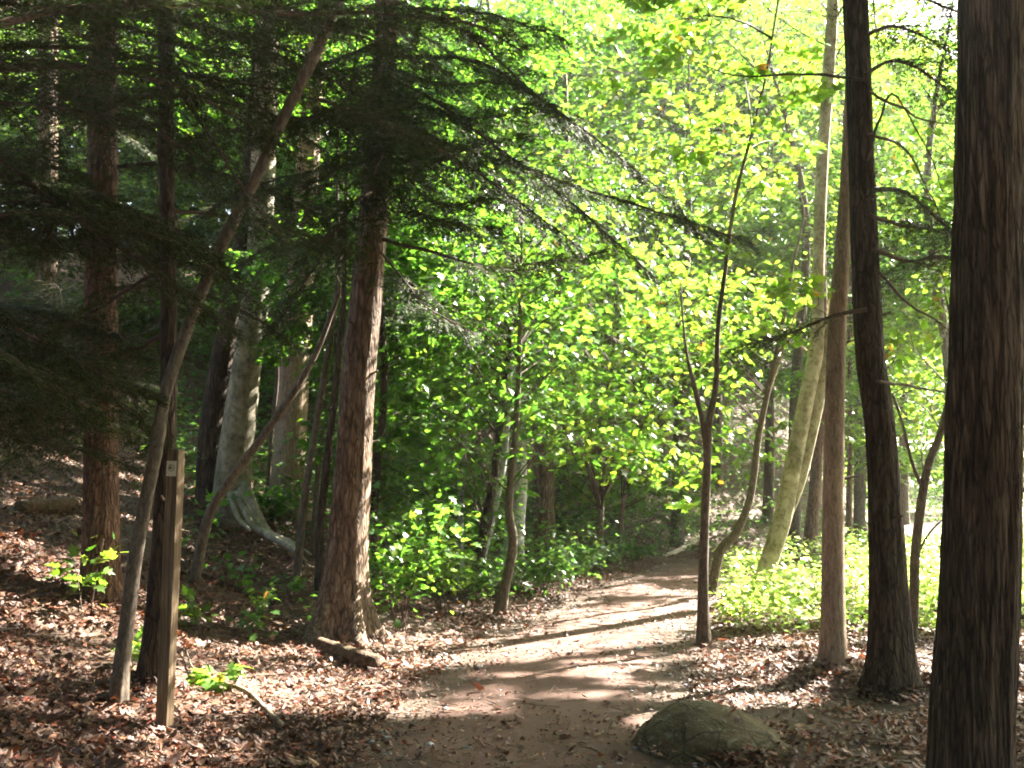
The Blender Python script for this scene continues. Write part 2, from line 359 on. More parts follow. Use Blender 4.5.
i = np.arange(KP - 1)[:, None] * 40 + np.arange(39)[None]
tag(mesh('path', np.concatenate([PP, zz[..., None]], -1).reshape(-1, 3), [np.stack([i, i + 1, i + 41, i + 40], -1).reshape(-1, 4)], 'dirt'), kind='structure')

# leaf litter
def litter():
    n = 330000
    D = 3.6 + 22 * rng.random(n) ** 1.5; x = (rng.random(n) - .5) * 1.16 * D; y = D
    d = sdist(x, y, LE); e = -sdist(x, y, RE)
    on = (d < 0) & (e < 0); edge = np.maximum(d, e)
    dens = np.where(on, .2 + .5 * np.exp(edge / .28), 1.0)
    dens = dens * np.clip(.75 + .5 * fbm(np.stack([x * 1.1, y * 1.1, x * 0], -1), 3, 31), .1, 1)
    dens = np.where((e > 2.2) & (y > 10), dens * .35, dens)
    k = rng.random(n) < dens; x, y, on, D = x[k], y[k], on[k], D[k]; n = len(x)
    eps = .04; h = height(x, y); hx = (height(x + eps, y) - h) / eps; hy = (height(x, y + eps) - h) / eps
    nv = nrm(np.stack([-hx, -hy, np.ones(n)], -1) + rng.normal(0, .33, (n, 3)))
    a = rng.random(n) * 6.283; dv = np.stack([np.cos(a), np.sin(a), rng.normal(0, .25, n)], -1)
    size = np.where(on & (rng.random(n) < .8), .018, .037) * np.exp(rng.normal(0, .38, n))
    rk = G(716, 752); rd = np.hypot((x - rk[0]) / .46, (y - rk[1] - .1) / .36); lift = np.where(rd < 1.35, .07 * np.exp(-((rd - 1) / .22) ** 2), 0)
    for bx, by, br in BASES:
        dd = np.hypot(x - bx, y - by) - br; lift = lift + np.where(dd < .5, .09 * min(1, br / .12) * np.exp(-np.maximum(dd, 0) / .13), 0)
    C = np.stack([x, y, h + .012 + lift * .55 + rng.random(n) * (.02 + .45 * lift)], -1)
    onrock = []
    for k in np.nonzero(rd < .97)[0]:
        hit = ROCK_BVH.ray_cast(Vector((x[k], y[k], 2)), Vector((0, 0, -1)))
        if hit[0] is not None: C[k, 2] = hit[0].z + .006 if rng.random() < .05 else C[k, 2]; nv[k] = np.array(hit[1]) * np.sign(hit[1].z) + rng.normal(0, .15, 3)
    tint = palette(n, *DRY, var=.32); wet = vnoise(np.stack([x * .8, y * .8, x * 0 + 4], -1), 77)
    tint *= .55 * (1 + .25 * wet)[:, None] * np.array([1.12, .89, .79])
    half = rng.random(n) < .45; P = []
    for msk, T in ((half, T_MAPLE), (~half, _tmpl([(.3, .27), (.65, .24)], -.5, -.25))):
        V, Fc, tn = leaves(C[msk], dv[msk], nv[msk], size[msk], T, tint[msk]); P.append((V, Fc[0], Fc[1], tn))
    V, Fc = merge([p[:3] for p in P])
    tag(mesh('leaf_litter', V, Fc, 'litter', None, np.concatenate([p[3] for p in P]), False), 'dry brown fallen leaves scattered over the forest floor', 'fallen leaves', kind='stuff')
    # fine twigs in the litter
    n = 1500; D = 4 + 12 * rng.random(n); x = (rng.random(n) - .5) * 1.1 * D; y = D
    a = rng.random(n) * 6.283; L = rng.uniform(.06, .3, n); c, s_ = np.cos(a) * L, np.sin(a) * L
    t = np.linspace(-.5, .5, 4)[None]; px = x[:, None] + c[:, None] * t + rng.normal(0, .012, (n, 4)); py = y[:, None] + s_[:, None] * t + rng.normal(0, .012, (n, 4))
    V, Q, Tt = tubes(np.stack([px, py, height(px, py) + .025], -1), np.broadcast_to(rng.uniform(.0015, .004, n)[:, None], (n, 4)), 4)
    tag(mesh('twig_litter', V, [Q, Tt], 'dead_wood'), 'small dead twigs lying among the fallen leaves', 'twigs', kind='stuff')
BASES = []

# ------------------------------------------------------------------ trees
def trunk_geom(pts, rad, n=28, amp=.05, fr=9, flare=0, seed=0, step=.05, lobes=5, flare_h=.5, shag=0, knots=0):
    P = np.concatenate([np.asarray(pts, float), np.asarray(rad, float)[:, None]], 1)
    L = np.linalg.norm(np.diff(P[:, :3], axis=0), axis=1).sum(); K = int(np.clip(L / step, 12, 420))
    Sp = spline(P, K); C, Rr = Sp[:, :3], np.maximum(Sp[:, 3], .003)
    th = np.arange(n) * 2 * math.pi / n; z = C[:, 2][:, None] * np.ones((1, n))
    tx, ty = np.cos(th)[None] * np.ones((K, 1)), np.sin(th)[None] * np.ones((K, 1))
    q = np.stack([tx * fr / 3 + seed, ty * fr / 3, z * 1.1], -1)
    f = 1 - 2 * np.abs(vnoise(q, seed)); g = vnoise(np.stack([tx * fr, ty * fr + seed, z * 3.2], -1), seed + 3)
    m = 1 + amp * (f * .8 + g * .5) + .04 * vnoise(np.stack([tx * .8, ty * .8, z * .9 + seed], -1), seed + 5)
    if shag:
        r = vnoise(np.stack([tx * 7, ty * 7 + seed, z * .55], -1), seed + 8); m += shag * np.round(r * 3) / 3
    hb = np.maximum(C[:, 2] - C[0, 2] - .15, 0)[:, None]
    if flare:
        lob = .55 + .45 * np.cos(lobes * th + seed + .8 * np.sin(th * 2 + seed))[None]
        lob = lob * (1 + .5 * np.cos(th - seed)[None])
        m += flare * np.exp(-hb / (flare_h * .4)) * lob + .3 * flare * np.exp(-hb / flare_h)
    return tubes(C[None], Rr[None], n, m[None])

def px_trunk(pix, D, H, lean_y=0.0, sink=.12):
    """pix: (px, py, width px) from the base up; returns world centreline + radii, carried on to height H above the base."""
    P = [at(a, b_, D + lean_y * k) for k, (a, b_, w) in enumerate(pix)]; Rd = [w / F * D / 2 for *_, w in pix]
    P[0] = P[0] - np.array([0, 0, sink])
    base = P[0][2]; top = P[-1]
    if top[2] - base < H:
        d = nrm(P[-1] - P[-2]); d = nrm(d + np.array([0, 0, .7])); rem = H - (top[2] - base); k = max(2, int(rem / 1.5))
        r0 = Rd[-1]
        for i_ in range(1, k + 1):
            P.append(top + d * rem / d[2] * i_ / k + np.append(rng.normal(0, .05, 2), 0)); Rd.append(max(r0 * (1 - .85 * i_ / k), .008))
    return np.array(P), np.array(Rd)
def axis_at(P, z):
    return np.stack([np.interp(z, P[:, 2], P[:, k]) for k in range(3)], -1)

def crown(T, P, ells, nsp, m, size, pal, tmpl=T_OVAL, spr=.75, mat='leaf', up=.1, maskp=.985, trunk_r=.03, limb_every=6, bname='branch', centers=None, rise=.55):
    C = [] if centers is None else [centers]
    if centers is not None: ells = []
    w = np.array([e[1][0] * e[1][1] * e[1][2] for e in ells]) ** .8; cnt = np.maximum(1, (nsp * w / max(w.sum(), 1e-6))).astype(int)
    for (c, r), k in zip(ells, cnt):
        d = nrm(rng.normal(0, 1, (k, 3))); u = rng.random(k) ** (1 / 2.3)
        rr = np.asarray(r) * (1 + .25 * fbm(d * 1.7 + np.asarray(c), 2, 41))[:, None]
        C.append(np.asarray(c) + d * u[:, None] * rr)
    C = np.concatenate(C); C = C[C[:, 2] > height(C[:, 0], C[:, 1]) + .25]; n = len(C)
    if n == 0: return
    ax = axis_at(P, C[:, 2] - .3); out = C - ax; out[:, 2] *= .25; dist = np.linalg.norm(out, axis=1)
    a = nrm(nrm(out) + rng.normal(0, .45, (n, 3)) * np.array([1, 1, .5]) + np.array([0, 0, up])); L = spr * rng.uniform(.7, 1.3, n)
    b_ = nrm(np.cross(np.array([0, 0, 1.]), a)); upv = nrm(np.cross(a, b_) + rng.normal(0, .15, (n, 3)))
    s0 = C - a * L[:, None] * .5
    # wood: a twig under every spray, a limb from the stem for every few sprays
    t = np.linspace(0, 1, 4)[None, :, None]
    tw = s0[:, None] + a[:, None] * L[:, None, None] * t - np.array([0, 0, 1.]) * (.25 * L[:, None, None] * t ** 2)
    kk = keep(C, .9)
    V1, Q1, T1 = tubes(tw[kk], (.0045 * (1 - .75 * t[..., 0]) * np.ones((n, 1)))[kk] * spr / .75, 3, cap=False)
    lim = np.arange(0, n, limb_every); e = s0[lim]; z0 = e[:, 2] - rise * dist[lim] * rng.uniform(.5, 1.3, len(lim))
    z0 = np.clip(z0, P[1, 2], P[-1, 2] - .1); o = axis_at(P, z0)
    t = np.linspace(0, 1, 7)[None, :, None]; mid = (o + e) / 2 + np.array([0, 0, 1.]) * (.14 * dist[lim])[:, None] + rng.normal(0, .07, (len(lim), 3)) * dist[lim, None]
    lm = (1 - t) ** 2 * o[:, None] + 2 * t * (1 - t) * mid[:, None] + t * t * e[:, None]
    lr = np.minimum(trunk_r * .6, .004 + .0045 * dist[lim])[:, None] * (1 - .78 * t[0, :, 0][None])
    V2, Q2, T2 = tubes(lm, lr, 5, cap=False)
    nl = np.array([i_ for i_ in range(n) if i_ % limb_every]); 
    parts = [(V1, Q1, T1), (V2, Q2, T2)]
    if len(nl):   # the other sprays spring from the nearest point of a limb
        pts = lm[:, 2:].reshape(-1, 3); near = np.empty((len(nl), 3))
        for i0 in range(0, len(nl), 400):
            q = s0[nl[i0:i0 + 400]]; dd = ((q[:, None] - pts[None]) ** 2).sum(-1); near[i0:i0 + 400] = pts[dd.argmin(1)]
        t = np.linspace(0, 1, 4)[None, :, None]; e = s0[nl]; mid = (near + e) / 2 + rng.normal(0, .06, near.shape)
        q = (1 - t) ** 2 * near[:, None] + 2 * t * (1 - t) * mid[:, None] + t * t * e[:, None]
        parts.append(tubes(q, np.broadcast_to(.0055 - .003 * t[..., 0], (len(nl), 4)), 3, cap=False))
    V, Fc = merge(parts); T.part(bname, V, Fc, 'twig')
    # leaves
    i_ = np.repeat(np.arange(n), m); k = len(i_); t = rng.random(k); sd = np.where(rng.random(k) < .5, -1, 1)
    off = sd * rng.uniform(.05, 1, k) * .42 * L[i_] * np.sin(math.pi * (.12 + .8 * t))
    pos = s0[i_] + a[i_] * (L[i_] * t)[:, None] + b_[i_] * off[:, None] - np.array([0, 0, 1.]) * (.25 * L[i_] * t * t + .25 * np.abs(off))[:, None] + upv[i_] * rng.normal(0, .03, k)[:, None]
    dv = a[i_] * .7 + b_[i_] * (sd * .75)[:, None] + rng.normal(0, .35, (k, 3)) - np.array([0, 0, .3])
    nv = upv[i_] + rng.normal(0, .42, (k, 3))
    tree_var = np.exp(rng.normal(0, .08)); spv = np.exp(rng.normal(0, .16, n))[i_]
    tint = palette(k, *pal, var=.16) * (spv * tree_var)[:, None]
    ok = keep(pos, maskp) & (pos[:, 2] > height(pos[:, 0], pos[:, 1]) + .03)
    sz = size * rng.uniform(.5, 1.4, k)
    V, Fc, tn = leaves(pos[ok], dv[ok], nv[ok], sz[ok], tmpl, tint[ok])
    T.part('crown', V, Fc, mat, tn)

def hem_limb(T, pts, r0, sub=.5, sp=.085, nsc=1.0, bare=.0, fol=True, droop=.25, parent=None, bend=0):
    """one hemlock bough: limb wood, with its flat sprays of needles as a sub-part"""
    pts = np.asarray(pts, float); L = np.linalg.norm(np.diff(pts, axis=0), axis=1).sum(); K = max(10, int(L / .09))
    C = spline(pts, K); C += np.cumsum(rng.normal(0, .005, C.shape), 0); tn = nrm(np.gradient(C, axis=0)); f = np.linspace(0, 1, K)
    wood = [tubes(C[None], (r0 * (1 - .85 * f) + .002)[None], 6)]
    if fol:
        ns = int(L / sp) * 2; u = bare + (1 - bare) * (np.arange(ns) + rng.random(ns)) / ns; sd = np.where(np.arange(ns) % 2 == 0, 1, -1)
        p = np.stack([np.interp(u, f, C[:, k]) for k in range(3)], -1); t_ = nrm(np.stack([np.interp(u, f, tn[:, k]) for k in range(3)], -1))
        side = nrm(np.cross(t_, np.array([0, 0, 1.]))) * sd[:, None]
        d = nrm(t_ * .75 + side * .85 + rng.normal(0, .18, (ns, 3))); ln = sub * (1.08 - .8 * u ** 1.5) * rng.uniform(.55, 1.25, ns) * np.where(u < bare + .12, .7, 1)
        k = np.linspace(0, 1, 5)[None, :, None]
        SC = p[:, None] + d[:, None] * ln[:, None, None] * k - np.array([0, 0, 1.]) * droop * ln[:, None, None] * k ** 2 + rng.normal(0, .012, (ns, 5, 3)) * k
        wood.append(tubes(SC, np.broadcast_to(.0042 - .003 * k[..., 0], (ns, 5)), 3, cap=False))
        # tertiary twigs
        per = max(4, int(sub / .045 / nsc ** .7)); q = np.repeat(np.arange(ns), per * 2); v = rng.random(len(q)); s2 = np.where(np.arange(len(q)) % 2 == 0, 1, -1)
        p2 = p[q] + d[q] * (ln[q] * v)[:, None] - np.array([0, 0, 1.]) * (droop * ln[q] * v * v)[:, None]
        up_ = nrm(np.cross(d, side) * sd[:, None]); up_ *= np.sign(up_[:, 2:3] + 1e-6)
        sv = nrm(np.cross(d[q], up_[q])) * s2[:, None]
        d2 = nrm(d[q] * .8 + sv * .75 - np.array([0, 0, .22]) + rng.normal(0, .2, (len(q), 3))); l2 = np.minimum(.22, .3 * ln[q]) * (1.05 - .6 * v) * rng.uniform(.6, 1.3, len(q)) + .03
        # needles on both sides of every twig
        nn = np.maximum(4, (l2 / (.008 * nsc)).astype(int)); r = np.repeat(np.arange(len(q)), nn); w = rng.random(len(r)); s3 = np.where(rng.random(len(r)) < .5, 1, -1)
        pos = p2[r] + d2[r] * (l2[r] * w)[:, None] - np.array([0, 0, 1.]) * (.12 * l2[r] * w * w)[:, None]
        sv3 = nrm(np.cross(d2[r], up_[q][r])) * s3[:, None]
        nd = nrm(d2[r] * .55 + sv3 * .9 + rng.normal(0, .2, (len(r), 3)))
        nl = .019 * nsc ** .7 * rng.uniform(.7, 1.2, len(r)); nw = .0032 * nsc
        ok = keep(pos, .55); pos, nd, nl, r = pos[ok], nd[ok], nl[ok], r[ok]
        wv = nrm(np.cross(nd, up_[q][r] + rng.normal(0, .35, (len(r), 3)))) * nw
        V = np.stack([pos - wv * .5, pos + nd * nl[:, None] - wv * .4, pos + nd * nl[:, None] + wv * .4, pos + wv * .5], 1).reshape(-1, 3)
        Q = np.arange(len(pos) * 4).reshape(-1, 4)
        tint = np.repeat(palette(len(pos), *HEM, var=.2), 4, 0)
    Vw, Fw = merge(wood); o = T.part('bough', Vw, Fw, 'twig', parent=parent)
    if fol: T.part('needle_spray', V, [Q], 'needle', tint, o)
    return o
def hem_auto(T, P, z, az, L, up=.25, droop=.35, r0=.018, **kw):
    o = axis_at(P, np.array([z]))[0]; d = np.array([math.sin(az), math.cos(az), 0])
    t = np.linspace(0, 1, 6)[:, None]; pts = o + d * L * t + np.array([0, 0, 1.]) * (up * L * t - (up + droop) * L * t ** 2) * .8 + np.append(rng.normal(0, .05, 2), 0) * L * t
    return hem_limb(T, pts, r0, **kw)

def tree(name, label, cat, group, pix, H, mat, D=None, n=20, amp=.03, fr=8, flare=0, seed=1, step=.06, lean_y=0, **kw):
    g = G(pix[0][0], pix[0][1]); 
    D = D or g[1]
    x = at(pix[0][0], pix[0][1], D); loc = np.array([x[0], D, height(x[0], D)])
    pix = list(pix)
    T = Thing(name, loc, label, cat, group)
    P, Rd = px_trunk(pix, D, H, lean_y); P[0] = np.array([P[0][0], P[0][1], loc[2] - .15])
    V, Q, Tt = trunk_geom(P, Rd, n, amp, fr, flare, seed, step, **kw)
    BASES.append((P[0][0], P[0][1], Rd[0])); T.part('trunk', V, [Q, Tt], mat); T.P, T.Rd, T.D = P, Rd, D
    return T
def stem(T, pix, D, mat, H=0, name='stem', n=12, amp=.03, seed=3, dD=0.0, **kw):
    P, Rd = px_trunk(pix, D, H, dD, sink=0)
    V, Q, Tt = trunk_geom(P, Rd, n, amp, 6, 0, seed, .06, **kw); T.part(name, V, [Q, Tt], mat); return P
def E(px, py, D, r):
    return (at(px, py, D), r)

GH, GB, GS = 'hemlock trees along the path', 'broadleaf trees around the path', 'thin saplings in the undergrowth'
# --- right side
R1 = tree('hemlock_tree', 'thickest dark trunk with shaggy bark filling the right edge of the view', 'tree', GH,
          [(970, 800, 76), (973, 700, 71), (979, 590, 70), (985, 400, 67), (989, 200, 63), (992, 0, 61)], 13, 'shaggy_bark', n=160, amp=.075, fr=20, flare=.10, seed=4, step=.03, shag=.06)
R2 = tree('hemlock_tree', 'dark slightly curved trunk just left of the thickest trunk', 'tree', GH,
          [(892, 694, 44), (890, 620, 37), (881, 440, 29), (869, 340, 27), (861, 150, 25), (855, 0, 24)], 13, 'dark_bark', n=60, amp=.06, fr=12, flare=.5, seed=7, step=.04)
R3 = tree('broadleaf_tree', 'straight tan trunk between the leaning beech and the dark curved trunk', 'tree', GB,
          [(832, 669, 27), (833, 600, 22), (834, 440, 20), (837, 330, 18), (843, 240, 15), (848, 150, 12), (852, 40, 11), (853, -40, 10)], 11, 'tan_bark', n=32, amp=.02, flare=.25, seed=12)
R4 = tree('beech_tree', 'smooth olive beech leaning right above the sunlit plants, forked in two', 'tree', GB,
          [(756, 603, 21), (768, 565, 18), (782, 520, 18), (794, 460, 17), (806, 400, 16), (816, 350, 15), (818, 300, 12), (819, 240, 12), (823, 150, 12), (830, 50, 12), (833, -20, 11)], 13, 'olive_bark', n=32, amp=.015, flare=.12, seed=15, knots=1)
stem(R4, [(788, 515, 10), (800, 480, 12), (812, 430, 12), (822, 380, 12), (830, 330, 11), (838, 270, 10), (845, 200, 10), (853, 120, 9)], R4.D + .05, 'olive_bark', 10, 'fork_stem', n=20)
R5 = tree('maple_sapling', 'slender forked stem at the right edge of the path', 'sapling', GS,
          [(703, 648, 13), (703, 600, 10), (704, 540, 9), (707, 470, 8), (709, 425, 7), (716, 385, 5.5), (718, 330, 4.6), (724, 280, 4.2), (735, 200, 3.6), (750, 140, 3), (765, 80, 2.4), (775, 20, 2)], 6.6, 'sapling_bark', n=16, amp=.05, flare=.4, seed=21)
stem(R5, [(707, 450, 6), (701, 415, 5), (694, 385, 4.5), (687, 355, 3), (683, 320, 2.2), (681, 285, 1.2)], R5.D, 'sapling_bark', 0, 'fork_stem', n=10)
R6 = tree('curved_sapling', 'pale sapling sweeping up in a curve beside the slender forked stem', 'sapling', GS,
          [(708, 566, 10), (720, 552, 9.5), (736, 533, 8.5), (748, 505, 7.5), (754, 475, 7), (758, 440, 6.5), (766, 400, 5.5), (776, 355, 4.5), (785, 310, 4), (793, 265, 3), (800, 235, 2)], 5, 'sapling_bark', D=13.2, n=16, amp=.03, seed=24)
stem(R6, [(775, 358, 2.5), (785, 345, 2.2), (797, 343, 2), (808, 352, 1.6)], 13.2, 'tan_bark', 0, 'side_stem', n=8)
stem(R6, [(768, 395, 2.5), (790, 330, 2), (800, 300, 1.6)], 13.2, 'tan_bark', 0, 'side_stem', n=8)
R7 = tree('curved_sapling', 'thin bowed sapling between the dark curved trunk and the thickest trunk', 'sapling', GS,
          [(912, 645, 9), (914, 605, 9), (915, 560, 9), (919, 520, 9), (927, 470, 8), (938, 440, 7), (947, 410, 7), (954, 370, 6), (958, 300, 5)], 5, 'sapling_bark', n=16, amp=.04, seed=28)
stem(R7, [(923, 490, 4), (912, 462, 3.5), (903, 425, 3), (893, 395, 2.5)], R7.D, 'sapling_bark', 0, 'side_stem', n=8)
stem(R7, [(915, 560, 3), (928, 535, 2.4), (942, 520, 2)], R7.D, 'sapling_bark', 0, 'side_stem', n=8)
R8 = tree('broadleaf_tree', 'short dark leaning trunk far behind the fork of the leaning beech', 'tree', GB,
          [(808, 560, 15), (811, 530, 13), (815, 490, 12), (818, 440, 11)], 9, 'red_bark', D=18.5, n=16, seed=31)
R9 = tree('broadleaf_tree', 'distant thin brown trunk seen just right of the straight tan trunk', 'tree', GB,
          [(848, 556, 7), (849, 510, 6), (850, 450, 5)], 9, 'red_bark', D=20, n=12, seed=32)
R10 = tree('broadleaf_tree', 'distant grey trunk left of the dark curved trunk', 'tree', GB,
          [(862, 552, 6), (863, 500, 5), (866, 430, 5)], 9, 'sapling_bark', D=22, n=12, seed=33)
# --- left side
L1 = tree('hemlock_tree', 'large brown trunk with flared roots on the bank left of the path', 'tree', GH,
          [(340, 630, 52), (344, 590, 43), (348, 540, 39), (353, 470, 36), (358, 380, 33), (366, 300, 31), (373, 220, 29), (381, 100, 25), (388, 0, 23)], 15, 'hemlock_bark', D=9.3, n=72, amp=.05, fr=12, flare=.75, seed=2, step=.04)
L2 = tree('hemlock_tree', 'upright reddish trunk on the far left bank', 'tree', GH,
          [(102, 604, 38), (101, 560, 34), (101, 440, 32), (101, 330, 31), (102, 240, 30), (103, 150, 29), (104, 0, 27)], 14, 'red_bark', n=48, amp=.04, fr=12, flare=.35, seed=36, step=.05)
L3 = tree('hemlock_tree', 'dark thin trunk directly behind the wooden marker post', 'tree', GH,
          [(149, 712, 27), (154, 640, 20), (160, 560, 18), (166, 460, 17), (169, 360, 16), (168, 250, 15), (166, 120, 14), (165, 0, 13)], 9, 'dark_bark', D=6.75, n=40, amp=.05, fr=10, flare=.35, seed=38, step=.04)
L4 = tree('curved_sapling', 'long curved sapling bending right in front of the wooden marker post', 'sapling', GS,
          [(114, 727, 20), (121, 670, 15), (130, 600, 14), (136, 555, 13.5), (146, 500, 13), (157, 445, 13), (165, 395, 12), (180, 348, 12), (202, 290, 12), (226, 236, 12), (255, 180, 11), (285, 115, 11), (310, 65, 11), (335, 10, 10), (352, -40, 10)], 7, 'sapling_bark', D=6.25, n=28, amp=.05, fr=6, flare=.25, seed=40, step=.04)
L5 = tree('beech_tree', 'pale double beech trunk with spreading roots uphill on the bank', 'tree', GB,
          [(231, 515, 40), (233, 480, 34), (238, 430, 32), (246, 370, 29), (254, 310, 27), (260, 240, 25), (264, 150, 24), (267, 50, 23), (268, -20, 22)], 15, 'beech_bark', D=12, n=48, amp=.03, fr=5, flare=.08, seed=44, step=.06)
stem(L5, [(212, 512, 34), (211, 450, 26), (217, 390, 23), (229, 320, 21), (242, 250, 19), (250, 180, 17)], 12.25, 'dark_bark', 11, 'second_stem', n=30, amp=.05)
for rp in ([(238, 492, 9), (252, 503, 8), (270, 507, 7), (290, 513, 5), (306, 522, 3)], [(242, 488, 9), (262, 493, 7), (282, 500, 6), (300, 508, 3)], [(230, 494, 8), (238, 512, 5), (250, 530, 3)], [(244, 482, 8), (268, 486, 6), (290, 496, 4), (312, 505, 2.5)], [(224, 496, 8), (214, 512, 5), (208, 526, 3)]):
    q = np.array([at(a, b_, 11.8 - .25 * k) for k, (a, b_, w) in enumerate(rp)]); hz = height(q[:, 0], q[:, 1]) + .03; q[1:, 2] = np.clip(q[1:, 2], hz[1:], hz[1:] + .22)
    V, Q, Tt = trunk_geom(q, [w / F * 11.5 / 2 for *_, w in rp], 12, .06, 4, 0, 50, .06); L5.part('root', V, [Q, Tt], 'beech_bark')
L6 = tree('hemlock_tree', 'straight brown trunk between the pale double beech and the large flared trunk', 'tree', GH,
          [(287, 494, 38), (290, 450, 31), (294, 380, 28), (299, 310, 26), (304, 230, 24), (309, 150, 22), (314, 60, 20), (317, 0, 19)], 14, 'tan_bark', D=13.6, n=40, amp=.04, fr=12, flare=.25, seed=52, step=.06)
L7 = tree('thin_sapling', 'bare thin sapling leaning steeply right across the double beech', 'sapling', GS,
          [(192, 562, 12), (208, 520, 10), (232, 478, 9), (262, 438, 8), (292, 395, 8), (315, 355, 6), (330, 318, 5), (340, 290, 3)], 3, 'sapling_bark', D=9.6, n=14, amp=.05, seed=55)
L8 = tree('thin_sapling', 'wavy thin sapling left of the large flared trunk', 'sapling', GS,
          [(296, 552, 9), (303, 515, 8), (309, 470, 7), (317, 420, 6.5), (326, 365, 6), (334, 310, 5), (338, 260, 4)], 6, 'sapling_bark', D=10.8, n=14, amp=.05, seed=57)
L9 = tree('thin_sapling', 'darker thin sapling closest to the left side of the large flared trunk', 'sapling', GS,
          [(320, 563, 11), (320, 535, 8), (325, 480, 8), (332, 420, 7.5), (339, 350, 7), (344, 290, 5)], 6, 'dark_bark', D=10.6, n=14, amp=.05, seed=58)
L10 = tree('thin_sapling', 'faint thin sapling between the wavy sapling and the darker one', 'sapling', GS,
          [(313, 530, 7), (317, 480, 5), (323, 420, 5), (330, 350, 4), (338, 290, 3)], 5, 'sapling_bark', D=12, n=12, seed=59)
L11 = tree('thin_sapling', 'dark thin sapling just right of the large flared trunk', 'sapling', GS,
          [(371, 535, 9), (375, 490, 8), (381, 430, 7.5), (384, 385, 7), (383, 340, 6), (380, 280, 5)], 6, 'dark_bark', D=10.8, n=14, amp=.06, seed=60)
L12 = tree('thin_sapling', 'very thin stem rising between the double beech and straight brown trunk', 'sapling', GS,
          [(266, 475, 5), (272, 430, 4), (277, 380, 4), (277, 330, 3)], 4, 'sapling_bark', D=13, n=10, seed=61)
L13 = tree('hemlock_tree', 'faint distant trunk at the far left behind dark boughs', 'tree', GH,
          [(44, 490, 24), (46, 400, 21), (47, 300, 20), (48, 150, 19), (49, 0, 18)], 14, 'hemlock_bark', D=15, n=24, flare=.2, seed=62)
# --- centre
C1 = tree('curved_sapling', 'crooked brown sapling standing at the left edge of the path', 'sapling', GS,
          [(498, 615, 14), (504, 590, 10), (511, 560, 9), (513, 538, 9), (509, 510, 8), (511, 480, 7.5), (514, 450, 7), (517, 410, 6), (519, 360, 5)], 4.6, 'sapling_bark', n=16, amp=.05, flare=.3, seed=70)
C2 = tree('curved_sapling', 'pale sapling leaning right, just left of the crooked brown one', 'sapling', GS,
          [(474, 586, 10), (482, 556, 9), (490, 525, 8.5), (497, 495, 8), (503, 462, 7.5), (507, 420, 6)], 5, 'grey_bark', n=16, amp=.03, seed=71)
C2b = tree('thin_sapling', 'dark mossy stem behind the pale leaning sapling', 'sapling', GS,
          [(474, 572, 12), (484, 530, 10), (492, 490, 9), (497, 455, 8)], 5, 'dark_bark', D=12.6, n=14, seed=72)
C3 = tree('beech_tree', 'blue grey smooth trunk behind the crooked brown sapling', 'tree', GB,
          [(511, 560, 22), (515, 525, 19), (519, 490, 17), (519, 450, 15), (516, 400, 12), (511, 350, 9)], 6, 'grey_bark', D=14.5, n=24, amp=.03, flare=.3, seed=73)
C3b = tree('hemlock_tree', 'broad reddish brown trunk in shade right of the blue grey trunk', 'tree', GH,
           [(543, 545, 26), (543, 500, 22), (544, 450, 18), (548, 380, 13), (556, 320, 9)], 6.5, 'hemlock_bark', D=16.5, n=30, amp=.08, fr=12, flare=.3, seed=74)
C4 = tree('maple_tree', 'thin straight stem above the far left edge of the path', 'tree', GB,
          [(599, 545, 8), (601, 510, 6.5), (603, 470, 6), (606, 420, 5)], 6, 'sapling_bark', D=16.5, n=12, seed=75)
C5 = tree('maple_tree', 'thin slanting stem right of the straight one at the far path edge', 'tree', GB,
          [(618, 548, 6), (622, 510, 5), (629, 470, 5), (638, 425, 4)], 7, 'sapling_bark', D=17.5, n=12, seed=76)
C6 = tree('thin_sapling', 'short grey stem among leaves left of the pale leaning sapling', 'sapling', GS,
          [(460, 530, 7), (461, 490, 6), (464, 450, 5), (468, 400, 4)], 5, 'grey_bark', D=13, n=12, seed=77)

# broken dead branch stubs on the older trunks
for T, zs in ((R1, (.9, 1.5, 2.2, 2.9)), (R2, (1.3, 2.1, 2.8, 3.6)), (R3, (1.5, 2.6)), (L1, (1.7, 2.3, 2.8, 3.2)), (L2, (1.5, 2.1, 2.7)), (L6, (2.6, 3.3)), (L3, (1.2, 1.8, 2.6))):
    for z in zs:
        o = axis_at(T.P, np.array([z + T.loc[2]]))[0]; az = rng.uniform(R(60), R(300)); r_ = float(np.interp(z + T.loc[2], T.P[:, 2], T.Rd)); L_ = r_ + rng.uniform(.03, .14)
        d_ = np.array([math.sin(az), math.cos(az), rng.uniform(-.1, .4)]); q = o + d_ * (np.array([.6 * r_, r_, r_ + .4 * (L_ - r_), L_])[:, None])
        V, Q, Tt = trunk_geom(q, [.022, .014, .010, .007], 8, .1, 4, 0, int(z * 10), .02); T.part('branch_stub', V, [Q, Tt], 'twig')
# --- leaf crowns of trees whose stems show
crown(C1, C1.P, [E(475, 330, 11.3, (1.4, 1.1, 1.1)), E(560, 420, 11.6, (1.1, .9, .55)), E(520, 220, 11.8, (1.6, 1.2, 1.1)), E(560, 300, 11.9, (1.2, .9, .8)), E(610, 350, 12.4, (.9, .8, .9)), E(530, 370, 12.3, (.8, .8, .8))], 360, 42, .10, GREEN, T_MAPLE, .75, maskp=.84)
crown(C2, C2.P, [E(420, 430, 11.2, (.9, .8, 1.1)), E(440, 280, 11.8, (1.3, 1.0, 1.2))], 170, 42, .095, GREEN, T_MAPLE, .7, maskp=.84)
crown(C2b, C2b.P, [E(470, 440, 12.8, (1.0, .8, .7)), E(420, 330, 13, (1.3, 1.0, 1.3)), E(400, 180, 13, (1.4, 1.1, 1.4))], 210, 42, .10, GREEN, T_OVAL, .75, maskp=.84)
